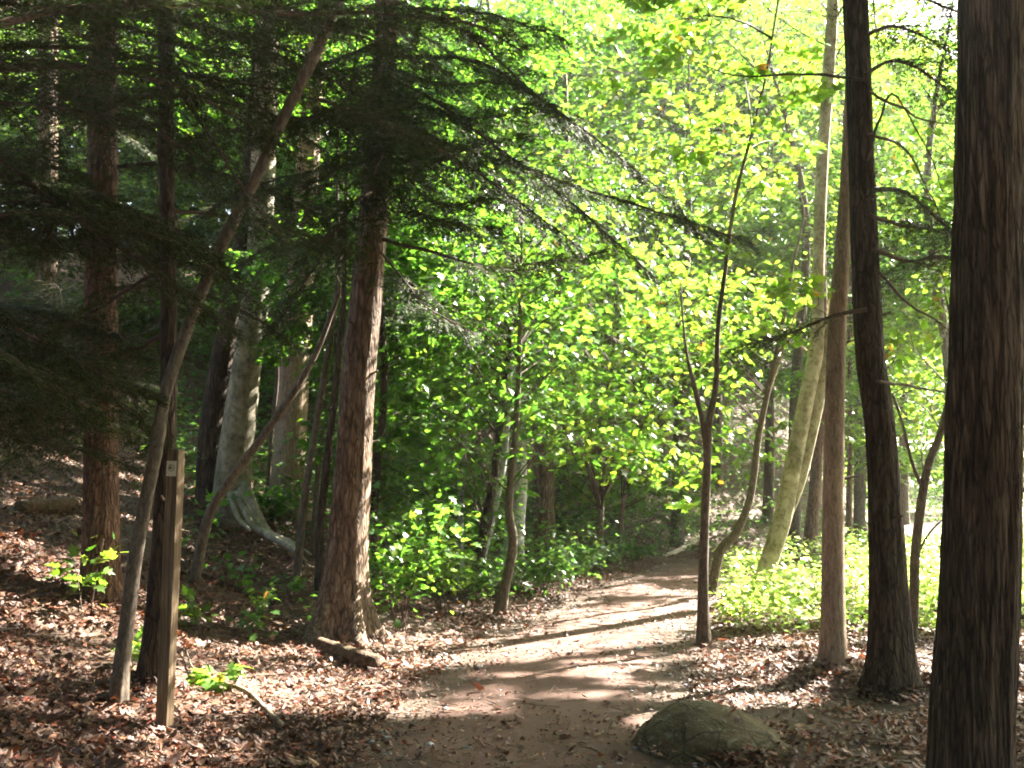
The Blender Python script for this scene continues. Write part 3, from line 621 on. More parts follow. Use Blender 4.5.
crown(C6, C6.P, [E(440, 490, 13.2, (.9, .8, .8)), E(490, 370, 13.8, (1.4, 1.0, 1.2))], 170, 42, .10, GREEN, T_OVAL, .75, maskp=.84)
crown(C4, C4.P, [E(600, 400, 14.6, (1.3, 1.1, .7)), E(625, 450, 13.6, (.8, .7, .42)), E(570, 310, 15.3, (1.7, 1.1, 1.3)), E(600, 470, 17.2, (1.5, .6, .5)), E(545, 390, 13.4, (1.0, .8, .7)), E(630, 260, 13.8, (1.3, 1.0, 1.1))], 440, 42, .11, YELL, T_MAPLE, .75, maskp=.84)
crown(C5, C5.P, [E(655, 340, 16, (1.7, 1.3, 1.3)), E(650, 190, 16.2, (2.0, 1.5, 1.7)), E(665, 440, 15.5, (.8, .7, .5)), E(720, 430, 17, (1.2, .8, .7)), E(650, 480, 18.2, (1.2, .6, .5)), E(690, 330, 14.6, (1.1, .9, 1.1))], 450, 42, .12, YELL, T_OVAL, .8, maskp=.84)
crown(R6, R6.P, [E(700, 330, 13.2, (.9, .8, .9)), E(760, 300, 13.4, (.9, .8, .9)), E(690, 470, 13.5, (.35, .35, .45))], 130, 40, .105, YELL, T_MAPLE, .65, maskp=.84)
crown(R5, R5.P, [E(722, 265, 9.5, (.55, .55, .28)), E(745, 120, 9.8, (1.0, 1, .9)), E(690, 50, 10.2, (1.2, 1, .9))], 64, 32, .10, YELL, T_MAPLE, .6)
crown(R3, R3.P, [E(820, 290, 8.4, (.4, .4, .16)), E(855, 425, 8.5, (.3, .3, .12)), E(790, 330, 8.6, (.3, .3, .12)), (at(850, -220, 8.6), (1.8, 1.7, 1.6))], 150, 40, .095, YELL, T_MAPLE, .5)
crown(R7, R7.P, [E(935, 330, 10.5, (.8, .8, .9)), E(925, 200, 11, (.9, .8, 1.0))], 70, 40, .10, YELL, T_OVAL, .6)
crown(L8, L8.P, [E(310, 330, 11.4, (.8, .8, .7)), E(290, 280, 11.5, (.9, .9, .8))], 60, 36, .09, GREEN, T_OVAL, .55)
crown(L11, L11.P, [E(420, 500, 10.8, (.6, .5, .7)), E(430, 360, 10.9, (.9, .7, .9)), E(405, 230, 11.2, (.9, .7, .9))], 90, 38, .095, GREEN, T_OVAL, .6, maskp=.84)
crown(L9, L9.P, [E(330, 440, 11.6, (.5, .6, .5)), E(345, 290, 11.6, (.8, .8, .9))], 50, 36, .09, GREEN, T_OVAL, .55)
crown(R4, R4.P, [((4.2, 13.4, 9.6), (3.0, 2.6, 2.4)), E(800, 60, 13.4, (1.5, 1.2, 1.3))], 330, 40, .12, GREEN, T_OVAL, .9, limb_every=8, trunk_r=.1)
crown(L5, L5.P, [((-3.3, 12.5, 9), (3, 3, 3))], 240, 36, .14, GREEN, T_FAR, 1.0, trunk_r=.12)
crown(C3, C3.P, [E(520, 150, 15, (1.8, 1.4, 2.0)), E(520, 330, 15, (1.2, 1, 1))], 200, 42, .115, GREEN, T_OVAL, .8, trunk_r=.08)
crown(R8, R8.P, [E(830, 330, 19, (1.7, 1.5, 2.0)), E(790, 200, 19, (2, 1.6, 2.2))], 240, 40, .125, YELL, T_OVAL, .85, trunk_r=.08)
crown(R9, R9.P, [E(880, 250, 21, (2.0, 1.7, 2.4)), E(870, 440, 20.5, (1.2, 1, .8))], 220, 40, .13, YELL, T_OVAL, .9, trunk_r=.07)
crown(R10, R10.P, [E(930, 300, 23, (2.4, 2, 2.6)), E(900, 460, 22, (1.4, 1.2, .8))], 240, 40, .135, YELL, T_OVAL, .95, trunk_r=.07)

# --- trees of the wood behind: stem mostly hidden by leaves
GBK = 'leafy trees on the slope behind'
BACK = [  # px, D, height, crown py list with radii, leaves colour, label
    (440, 17.5, 9, [(150, (2.1, 1.7, 2.2)), (330, (1.6, 1.3, 1.4))], GREEN, 'leafy tree behind the large flared trunk, right of its boughs'),
    (560, 18.5, 10, [(120, (2.2, 1.8, 2.4)), (320, (1.8, 1.4, 1.5))], GREEN, 'leafy tree at top centre above the blue grey trunk'),
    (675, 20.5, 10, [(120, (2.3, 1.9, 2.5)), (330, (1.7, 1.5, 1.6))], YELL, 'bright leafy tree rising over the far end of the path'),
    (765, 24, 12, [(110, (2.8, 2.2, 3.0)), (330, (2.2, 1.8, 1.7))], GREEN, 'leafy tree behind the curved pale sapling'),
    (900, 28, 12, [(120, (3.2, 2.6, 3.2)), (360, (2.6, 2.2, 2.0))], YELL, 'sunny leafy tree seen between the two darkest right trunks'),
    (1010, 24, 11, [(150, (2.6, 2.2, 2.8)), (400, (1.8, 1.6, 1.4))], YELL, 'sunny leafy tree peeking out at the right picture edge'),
    (30, 18, 11, [(120, (2.2, 2, 2.4)), (330, (1.7, 1.5, 1.4))], FARG, 'dim leafy tree at far left behind the hemlock boughs'),
    (150, 19, 11, [(140, (2.2, 2, 2.4)), (340, (1.6, 1.4, 1.3))], FARG, 'dim leafy tree behind the upright reddish trunk'),
    (245, 20, 11, [(150, (2.2, 2, 2.4)), (340, (1.6, 1.4, 1.3))], GREEN, 'leafy tree uphill behind the pale double beech'),
    (335, 18.5, 11, [(140, (2.0, 1.8, 2.4)), (340, (1.4, 1.3, 1.4))], GREEN, 'leafy tree uphill behind the straight brown trunk'),
    (500, 27, 13, [(60, (3.2, 2.5, 3.2)), (290, (2.8, 2.2, 2.2))], FARG, 'tall distant tree on the ridge left of centre'),
    (640, 29, 14, [(60, (3.4, 2.5, 3.4)), (320, (3.0, 2.2, 2.4))], FARG, 'tall distant tree on the ridge at centre'),
    (740, 33, 14, [(60, (3.4, 2.5, 3.4)), (300, (3.0, 2.2, 2.4))], FARG, 'tall distant tree on the ridge above the path bend'),
    (840, 36, 14, [(60, (3.4, 2.5, 3.4)), (300, (3.2, 2.2, 2.6))], FARG, 'tall distant tree behind the straight tan trunk'),
    (855, 22, 12, [(60, (2.4, 2, 2.4)), (200, (2.2, 1.8, 2.0))], YELL, 'sunny leafy tree behind the top of the straight tan trunk'),
    (945, 19.5, 11, [(60, (2.2, 1.8, 2.2)), (220, (2.0, 1.7, 1.8))], GREEN, 'leafy tree filling the gap left of the thickest trunk'),
    (790, 19, 10, [(40, (2.0, 1.7, 2.0)), (190, (1.6, 1.4, 1.5))], YELL, 'sunny leafy tree behind the upper stem of the leaning beech'),
    (-40, 21, 12, [(80, (2.6, 2.2, 2.6)), (300, (2.2, 1.8, 1.8))], FARG, 'dim leafy tree at the very left picture edge'),
    (95, 25, 13, [(60, (3, 2.4, 3)), (270, (2.6, 2, 2))], FARG, 'distant tree uphill between the two leftmost trunks'),
    (200, 27, 14, [(60, (3, 2.4, 3)), (270, (2.8, 2, 2.2))], FARG, 'distant tree uphill left of the pale double beech'),
    (300, 26, 14, [(60, (3, 2.4, 3)), (270, (2.8, 2, 2.2))], GREEN, 'distant tree uphill between the straight brown and flared trunks'),
    (395, 25, 14, [(50, (3, 2.4, 3)), (260, (2.6, 2, 2.2))], GREEN, 'distant tree uphill right of the large flared trunk'),
    (600, 23.5, 11, [(60, (2.6, 2, 2.4)), (240, (2.2, 1.8, 1.8))], GREEN, 'leafy tree in the middle of the slope, behind the curtain of leaves'),
    (715, 25.5, 12, [(90, (2.6, 2, 2.6)), (260, (2.4, 1.8, 1.8))], YELL, 'leafy tree on the slope behind the slender forked stem'),
    (960, 34, 13, [(150, (3.2, 2.6, 3.2)), (380, (2.6, 2.2, 2.0))], YELL, 'far sunny tree glimpsed left of the thickest trunk'),
]
for k, (px, D, H, cr, pal, lab) in enumerate(BACK):
    x = at(px, 400, D)[0]; z = height(x, D); base = np.array([x, D, z])
    T = Thing('leafy_tree', base, lab, 'tree', GBK)
    P = np.array([base - (0, 0, .2), base + (.1, 0, H * .3), base + (rng.normal(0, .3), 0, H * .65), base + (rng.normal(0, .5), 0, H)])
    V, Q, Tt = trunk_geom(P, [.13, .10, .07, .015], 14, .04, 6, .3, 80 + k, .15); T.part('trunk', V, [Q, Tt], 'sapling_bark')
    far = D > 25
    crown(T, P, [E(px, py, D, r) for py, r in cr], 460 if not far else 420, 36 if not far else 32, .135 if not far else .21, pal, T_FAR, .95 if not far else 1.4, limb_every=9, trunk_r=.1, maskp=.985 if px < 780 else .88)
TALL = []
# --- unseen tall trees around the view, added to shade it and block sky
for k, (x, y, z, r) in enumerate([(7.2, 11.0, 8.6, (2.6, 2.4, 2.2)), (10.5, 12.2, 9.2, (3.0, 2.6, 2.6)), (13, 17, 9, (3, 2.8, 3)), (9.5, 16.0, 8.6, (2.4, 2.2, 2.2)), (7, 7.5, 7.5, (2.4, 2.4, 2)), (-4.5, -2.5, 9.5, (4, 4, 3)), (3.5, -4, 9.5, (4, 4, 3)), (-.5, -9, 9.5, (4.5, 4, 3.4)), (-8.5, 2.5, 10, (3.5, 3.5, 3)), (6.5, 1.5, 9, (3.2, 3.2, 3)), (4.8, -1.2, 10.5, (3.2, 3, 2.2)), (-8.5, 8.5, 12, (3.4, 3.2, 3)), (-10, 14, 15.5, (3.8, 3.4, 3.4)), (-3.5, 3, 10.5, (2.8, 2.6, 2.4)), (15, 7.5, 6.5, (3.5, 3.5, 5.5)), (14, 1.5, 6.5, (3.5, 3.5, 5.5)), (12.5, -5, 6.5, (3.8, 3.8, 5.5)), (7, -11, 6.5, (3.8, 3.8, 5.5)), (-1.5, -14, 6.5, (4.2, 3.8, 5.5)), (-9, -9, 7, (4.2, 3.8, 5.5)), (-13, -1, 9, (3.8, 3.8, 5.5)), (17.5, 13, 6.5, (3.5, 3.5, 5.5))]):
    base = np.array([x, y, height(x, y)]); T = Thing('shade_tree', base, 'unseen tall tree added for its shade, crown overhead', 'tree', 'unseen shade trees around the viewpoint')
    P = np.array([base - (0, 0, .2), base + (.1, .1, z * .5), base + (.1, -.1, z), base + (0, 0, z + r[2] * .8)])
    V, Q, Tt = trunk_geom(P, [.2, .17, .12, .02], 18, .05, 8, .3, 120 + k, .12); T.part('trunk', V, [Q, Tt], 'dark_bark')
    TALL.append((T, P))
    more = {(-3.5, 3): [((-1, 6.2, 11.3), (2.8, 2.8, 1.8))], (4.8, -1.2): [((2.6, 4.2, 10.8), (2.6, 2.6, 1.8)), ((.2, 1.5, 11.5), (2.6, 2.6, 1.6))], (-8.5, 8.5): [((-5, 8.5, 12.3), (2.6, 2.4, 2))]}.get((x, y), [])
    crown(T, P, [((x, y, z), r)] + more, (380 if y > 5 else 430) + 200 * len(more), 36, .15 if y > 5 else .26, GREEN, T_FAR, 1.0, limb_every=8, trunk_r=.12)

# leaf sprays added to those trees along the sun's rays, shading bank and foreground
def shade_sprays():
    C = []
    for x0, x1, y0, y1, n, gnd in ((0, 440, 470, 768, 760, 1), (0, 330, 718, 768, 260, 1), (300, 1023, 722, 768, 260, 1), (700, 1023, 672, 768, 260, 1), (0, 350, 0, 440, 420, 0), (560, 800, 690, 768, 60, 1), (420, 720, 575, 725, 300, 1)):
        px, py = rng.uniform(x0, x1, n), rng.uniform(y0, y1, n)
        P = ground_hit(px, py) if gnd else at(px, py, rng.uniform(5.2, 11, n))
        for k in range(7):
            z = rng.uniform(5.6, 13.5, n); Q = P + S * ((z - P[:, 2]) / S[2])[:, None]
            ok = keep(Q, 1.0) & (Q[:, 2] > CAMH + .54 * Q[:, 1]) ; C.append(Q[ok]); P = P[~ok]; n = len(P)
            if n == 0: break
    C = np.concatenate(C); trees_ = [TALL[0], TALL[1], TALL[4], TALL[3]]
    dd = np.stack([np.hypot(C[:, 0] - P[-1, 0], C[:, 1] - P[-1, 1]) for _, P in trees_], 1); own = dd.argmin(1)
    for k, (T, P) in enumerate(trees_):
        if (own == k).sum() > 8: crown(T, P, [], 0, 36, .15, GREEN, T_FAR, .95, limb_every=14, trunk_r=.1, centers=C[own == k], maskp=1.0, rise=.12)
shade_sprays()
# --- hemlock boughs
def PX(L): return np.array([at(a, b_, d) for a, b_, d in L])
H0b = np.array([-4.6, 4.6, height(-4.6, 4.6)])
H0 = Thing('hemlock_tree', H0b, 'nearest hemlock whose dark boughs hang across the upper left corner', 'tree', GH)
H0P = np.array([H0b - (0, 0, .2), H0b + (0, 0, 2), H0b + (.1, 0, 5), H0b + (.1, 0, 10)])
V, Q, Tt = trunk_geom(H0P, [.19, .16, .13, .03], 40, .05, 12, .5, 91, .08); H0.part('trunk', V, [Q, Tt], 'hemlock_bark')
for L, r0, kw in [
    ([(-330, 60, 4.6), (-60, 125, 4.9), (10, 165, 5.1), (70, 212, 5.3), (125, 250, 5.5), (180, 290, 5.7), (240, 335, 5.9)], .022, dict(bare=.35)),
    ([(-330, -20, 4.6), (-60, 30, 4.6), (60, 12, 4.9), (170, 6, 5.2), (280, 12, 5.5), (380, 14, 5.9), (470, 30, 6.2), (520, 55, 6.4)], .028, dict(bare=.3)),
    ([(-330, 200, 4.7), (-60, 290, 5.2), (20, 330, 5.6), (90, 370, 5.9), (150, 400, 6.2)], .02, dict(bare=.3)),
    ([(-330, 130, 4.6), (-60, 215, 5.4), (20, 240, 6), (100, 250, 6.4), (150, 235, 6.6)], .02, dict(bare=.3)),
    ([(-330, 250, 4.6), (-60, 370, 5.0), (10, 400, 5.3), (70, 420, 5.6), (120, 425, 5.8)], .018, dict(bare=.35)),
    ([(-330, 90, 4.7), (-60, 100, 5.6), (40, 90, 6.2), (130, 110, 6.8), (210, 150, 7.2)], .02, dict(bare=.3)),
    ([(-330, -60, 4.6), (-60, -50, 4.6), (80, -40, 5.0), (220, -30, 5.4), (350, -10, 5.8)], .024, dict(bare=.25)),
    ([(-330, 290, 4.6), (-60, 400, 5.6), (20, 425, 6.1), (80, 435, 6.5), (125, 450, 6.7)], .018, dict(bare=.3)),
    ([(-330, 310, 4.6), (-60, 390, 6.6), (10, 420, 7.2), (60, 440, 7.5)], .018, dict(bare=.3)),
    ([(-330, 270, 4.6), (-60, 345, 6.6), (30, 380, 7.4), (90, 400, 7.9), (130, 430, 8.1)], .018, dict(bare=.3)),
    ([(-330, 160, 4.6), (-60, 165, 5.0), (40, 190, 5.3), (110, 205, 5.6), (160, 240, 5.8)], .02, dict(bare=.3)),
    ([(-330, 220, 4.6), (-60, 330, 4.7), (10, 360, 4.9), (60, 395, 5.1), (100, 420, 5.3)], .018, dict(bare=.3)),
    ([(-330, 40, 4.6), (-60, 50, 5.2), (40, 50, 5.6), (130, 60, 6.0), (230, 95, 6.4), (300, 130, 6.7)], .022, dict(bare=.25)),
    ([(-330, 10, 4.6), (-60, -10, 5.4), (100, 10, 5.8), (200, 40, 6.2), (300, 60, 6.6), (380, 95, 6.9)], .022, dict(bare=.25)),
    ([(-330, 300, 4.6), (-60, 345, 5.8), (40, 355, 6.3), (110, 372, 6.7), (170, 400, 6.9)], .018, dict(bare=.3)),
    ([(-330, 280, 4.6), (-60, 300, 6.2), (30, 305, 7.0), (110, 330, 7.4)], .018, dict(bare=.35)),
]:
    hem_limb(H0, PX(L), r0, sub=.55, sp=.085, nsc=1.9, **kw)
for k in range(8):
    y0 = rng.uniform(-20, 430); d0 = rng.uniform(4.7, 6.8); x1 = rng.uniform(90, 250) - .15 * y0 * (y0 > 250)
    hem_limb(H0, PX([(-330, y0 * .6 - 20, 4.6), (-70, y0 - 30, d0), (x1 * .3 - 20, y0 - 25, d0 + .3), (x1 * .7, y0 - 5, d0 + .6), (x1, y0 + 30, d0 + .8)]), .018, sub=.55, nsc=2.0, bare=.25)
for k in range(6):
    y0 = rng.uniform(-60, 120); d0 = rng.uniform(4.8, 5.8); x1 = rng.uniform(280, 470)
    hem_limb(H0, PX([(-330, y0 - 60, 4.6), (-40, y0 - 45, d0), (x1 * .4, y0 - 35, d0 + .4), (x1 * .75, y0, d0 + .8), (x1, y0 + 50, d0 + 1.1)]), .02, sub=.55, nsc=2.0, bare=.2)
for z, az, L in [(5.2, 70, 2.6), (5.6, 30, 2.6), (6, 110, 2.4), (6.5, 60, 2.2), (7, 20, 2.2), (7.5, 90, 2), (8.3, 50, 1.8)]:
    hem_auto(H0, H0P, z, R(az), L, sub=.5, nsc=2.2, droop=.3)
# dark thin trunk's boughs and dead hanging branches
for L, fol in [([(166, 60, 6.75), (185, 95, 6.6), (215, 140, 6.4), (250, 190, 6.2), (290, 240, 6.0)], 1), ([(166, 30, 6.75), (150, 70, 6.5), (158, 130, 6.3), (160, 190, 6.2), (152, 220, 6.1), (120, 260, 6.0)], 0),
               ([(167, 160, 6.75), (172, 200, 6.6), (190, 250, 6.5), (215, 300, 6.4)], 0), ([(166, 40, 6.75), (195, 80, 6.9), (205, 120, 7.0), (206, 160, 7.0)], 0),
               ([(167, 150, 6.75), (230, 130, 7.2), (310, 120, 7.6), (390, 125, 8)], 1), ([(168, 210, 6.75), (240, 215, 7.1), (310, 235, 7.5), (360, 250, 7.8)], 1),
               ([(168, 270, 6.75), (120, 290, 6.9), (70, 320, 7.1), (20, 345, 7.3)], 1), ([(166, 90, 6.75), (110, 110, 6.9), (50, 150, 7.1), (0, 180, 7.2)], 1),
               ([(166, 20, 6.75), (240, 40, 7.0), (320, 70, 7.3), (400, 80, 7.6)], 1), ([(168, 240, 6.75), (130, 230, 7.2), (80, 235, 7.8), (20, 260, 8.2)], 1), ([(168, 330, 6.75), (120, 350, 7.2), (60, 390, 7.6), (20, 420, 7.9)], 1)]:
    hem_limb(L3, PX(L), .014 if fol else .008, sub=.55, sp=.085, nsc=2.0, fol=bool(fol), bare=.15)
# large flared trunk's boughs
for L, r0, kw in [
    ([(374, 236, 9.3), (430, 250, 9.0), (490, 268, 8.7), (550, 262, 8.4), (615, 254, 8.1)], .02, dict(bare=.35)),
    ([(383, 105, 9.3), (440, 140, 8.9), (520, 165, 8.5), (600, 195, 8.2), (680, 222, 7.9), (745, 245, 7.7)], .022, dict(bare=.1)),
    ([(385, 70, 9.3), (440, 85, 9.0), (490, 82, 8.8), (530, 70, 8.6)], .02, dict(bare=.1)),
    ([(378, 175, 9.3), (420, 168, 8.9), (470, 150, 8.5), (530, 140, 8.2)], .018, dict(bare=.1)),
    ([(378, 160, 9.3), (320, 170, 8.8), (260, 180, 8.3), (200, 210, 7.9)], .018, dict(bare=.1)),
    ([(375, 210, 9.3), (320, 240, 8.7), (270, 250, 8.3), (215, 290, 8.0)], .018, dict(bare=.1)),
    ([(372, 240, 9.3), (420, 300, 8.9), (470, 330, 8.7)], .012, dict(bare=.3)),
    ([(386, 40, 9.3), (330, 60, 8.8), (260, 75, 8.4), (190, 100, 8.1)], .02, dict(bare=.1)),
    ([(388, 0, 9.3), (460, 30, 8.7), (530, 90, 8.2), (590, 140, 7.9)], .02, dict(bare=.1)),
    ([(380, 140, 9.3), (400, 200, 8.8), (440, 225, 8.3), (500, 232, 8.0)], .016, dict(bare=.2)),
    ([(386, 40, 9.3), (380, 60, 8.5), (372, 95, 7.8), (378, 130, 7.4)], .016, dict(bare=.05)),
    ([(383, 95, 9.3), (388, 105, 8.5), (384, 140, 7.9), (372, 175, 7.5)], .016, dict(bare=.05)),
    ([(384, 60, 9.3), (376, 75, 8.6), (360, 110, 7.9), (350, 150, 7.5)], .016, dict(bare=.05)),
    ([(381, 110, 9.3), (392, 120, 8.6), (410, 150, 7.9), (420, 190, 7.5)], .016, dict(bare=.05)),
    ([(387, 10, 9.3), (390, 15, 8.6), (410, 40, 8.0), (440, 70, 7.6)], .016, dict(bare=.05)),
    ([(378, 150, 9.3), (360, 155, 8.6), (330, 185, 8.0), (310, 220, 7.6)], .016, dict(bare=.05)),
    ([(380, 130, 9.3), (440, 150, 8.7), (510, 195, 8.2), (570, 240, 7.9)], .016, dict(bare=.1)),
    ([(384, 75, 9.3), (450, 105, 8.5), (540, 170, 8.0), (620, 235, 7.7), (660, 270, 7.6)], .016, dict(bare=.15)),
    ([(385, 90, 9.3), (430, 110, 8.6), (480, 120, 8.2), (530, 110, 7.9)], .018, dict(bare=.1)),
    ([(388, 20, 9.3), (430, 10, 8.7), (490, 20, 8.3), (560, 45, 8.0)], .018, dict(bare=.1)),
    ([(383, 110, 9.3), (340, 110, 8.6), (300, 120, 8.1), (250, 145, 7.7)], .018, dict(bare=.1)),
    ([(387, 30, 9.3), (340, 20, 8.6), (280, 30, 8.2), (220, 45, 7.9)], .018, dict(bare=.1)),
    ([(381, 125, 9.3), (420, 190, 8.7), (455, 205, 8.2), (500, 200, 7.9)], .016, dict(bare=.1)),
    ([(386, 55, 9.3), (470, 60, 8.5), (560, 110, 8.1), (650, 180, 7.8), (700, 235, 7.7)], .02, dict(bare=.2)),
    ([(376, 190, 9.3), (350, 210, 8.5), (300, 290, 8.0), (275, 330, 7.8)], .014, dict(bare=.2)),
]:
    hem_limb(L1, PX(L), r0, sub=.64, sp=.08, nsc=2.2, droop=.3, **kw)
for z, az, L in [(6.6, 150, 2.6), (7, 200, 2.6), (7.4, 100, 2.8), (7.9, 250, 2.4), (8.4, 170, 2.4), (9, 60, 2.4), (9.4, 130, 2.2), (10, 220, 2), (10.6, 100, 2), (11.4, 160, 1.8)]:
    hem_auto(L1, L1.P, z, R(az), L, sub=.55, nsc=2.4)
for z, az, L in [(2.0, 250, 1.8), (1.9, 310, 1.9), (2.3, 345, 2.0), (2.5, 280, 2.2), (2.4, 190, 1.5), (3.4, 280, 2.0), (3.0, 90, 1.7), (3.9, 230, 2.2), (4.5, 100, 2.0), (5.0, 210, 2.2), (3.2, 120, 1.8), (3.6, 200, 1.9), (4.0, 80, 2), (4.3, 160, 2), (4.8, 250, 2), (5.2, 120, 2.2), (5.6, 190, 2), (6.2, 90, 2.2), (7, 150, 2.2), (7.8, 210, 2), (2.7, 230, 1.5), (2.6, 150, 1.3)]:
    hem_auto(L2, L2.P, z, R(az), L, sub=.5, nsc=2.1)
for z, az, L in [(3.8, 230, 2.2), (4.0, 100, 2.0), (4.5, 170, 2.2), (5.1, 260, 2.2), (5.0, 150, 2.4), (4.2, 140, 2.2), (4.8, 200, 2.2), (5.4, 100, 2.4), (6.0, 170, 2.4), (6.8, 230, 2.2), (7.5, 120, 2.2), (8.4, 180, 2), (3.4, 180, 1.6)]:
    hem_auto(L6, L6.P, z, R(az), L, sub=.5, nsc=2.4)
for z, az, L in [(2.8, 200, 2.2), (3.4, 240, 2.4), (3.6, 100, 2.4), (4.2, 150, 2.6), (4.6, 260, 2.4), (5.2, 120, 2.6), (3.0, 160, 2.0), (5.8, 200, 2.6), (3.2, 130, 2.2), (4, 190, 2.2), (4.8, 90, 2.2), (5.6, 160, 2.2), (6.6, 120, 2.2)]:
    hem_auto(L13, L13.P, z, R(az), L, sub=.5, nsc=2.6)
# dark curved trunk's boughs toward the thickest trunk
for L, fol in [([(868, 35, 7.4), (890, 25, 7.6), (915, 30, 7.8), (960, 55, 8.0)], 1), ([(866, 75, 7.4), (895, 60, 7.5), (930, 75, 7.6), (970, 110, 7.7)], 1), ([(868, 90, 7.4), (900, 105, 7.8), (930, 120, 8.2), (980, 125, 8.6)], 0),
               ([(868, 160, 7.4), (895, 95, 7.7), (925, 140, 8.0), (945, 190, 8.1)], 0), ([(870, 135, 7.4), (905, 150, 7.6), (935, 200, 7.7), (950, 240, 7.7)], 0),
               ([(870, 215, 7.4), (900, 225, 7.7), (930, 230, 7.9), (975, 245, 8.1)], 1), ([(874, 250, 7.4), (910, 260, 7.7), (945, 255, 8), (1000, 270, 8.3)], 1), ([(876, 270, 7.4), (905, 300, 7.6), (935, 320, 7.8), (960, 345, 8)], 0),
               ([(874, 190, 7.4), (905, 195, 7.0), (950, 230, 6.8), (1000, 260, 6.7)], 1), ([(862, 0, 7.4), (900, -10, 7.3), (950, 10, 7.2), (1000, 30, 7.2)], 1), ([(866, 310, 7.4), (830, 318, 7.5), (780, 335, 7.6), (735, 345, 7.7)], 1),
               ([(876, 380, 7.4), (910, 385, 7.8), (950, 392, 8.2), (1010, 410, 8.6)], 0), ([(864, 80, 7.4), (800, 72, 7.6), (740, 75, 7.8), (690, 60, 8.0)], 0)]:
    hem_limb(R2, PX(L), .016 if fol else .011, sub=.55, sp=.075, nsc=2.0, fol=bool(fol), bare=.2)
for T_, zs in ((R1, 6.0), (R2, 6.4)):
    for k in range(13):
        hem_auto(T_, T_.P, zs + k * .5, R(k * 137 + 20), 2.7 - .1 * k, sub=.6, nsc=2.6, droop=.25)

# ------------------------------------------------------------------ shrubs, seedlings, ground plants
def shrub(name, label, cat, group, px, py, w, h, n, m, size, pal, tmpl=T_MAPLE, D=None):
    g = G(px, py); base = np.array([g[0], g[1], height(g[0], g[1])]); T = Thing(name, base, label, cat, group)
    k = max(3, n // 5); a = rng.random(k) * 6.28; tip = base + np.stack([np.cos(a) * w * .8, np.sin(a) * w * .6, h * rng.uniform(.7, 1.05, k)], -1) * rng.uniform(.5, 1, (k, 1))
    t = np.linspace(0, 1, 6)[None, :, None]; b0 = base + rng.normal(0, .03, (k, 3)) * (1, 1, 0) - (0, 0, .03); mid = b0 * .6 + tip * .4 + np.array([0, 0, .3 * h])
    q = (1 - t) ** 2 * b0[:, None] + 2 * t * (1 - t) * mid[:, None] + t * t * tip[:, None]
    V, Q, Tt = tubes(q, np.broadcast_to(.006 - .004 * t[..., 0], (k, 6)) * min(1, h + .3), 4); T.part('stem', V, [Q, Tt], 'twig')
    i_ = np.repeat(np.arange(k), m * 5); u = .35 + .65 * rng.random(len(i_)); kk = len(i_)
    ix = np.clip((u * 5).astype(int), 0, 4); fr = (u * 5 - ix)[:, None]; pos = q[i_, ix] * (1 - fr) + q[i_, ix + 1] * fr + rng.normal(0, 1, (kk, 3)) * np.array([w * .26, w * .26, h * .10])
    pos[:, 2] = np.maximum(pos[:, 2], height(pos[:, 0], pos[:, 1]) + .04)
    out = pos - base; out[:, 2] *= .2; dv = nrm(out) + rng.normal(0, .5, (kk, 3)) - np.array([0, 0, .25]); nv = np.array([0, 0, 1.]) + rng.normal(0, .4, (kk, 3))
    V, Fc, tn = leaves(pos, dv, nv, size * rng.uniform(.6, 1.25, kk), tmpl, palette(kk, *pal, var=.2)); T.part('foliage', V, Fc, 'leaf', tn)
    return T
GSH, GSE = 'green shrubs beside the path', 'small leafy seedlings on the bank'
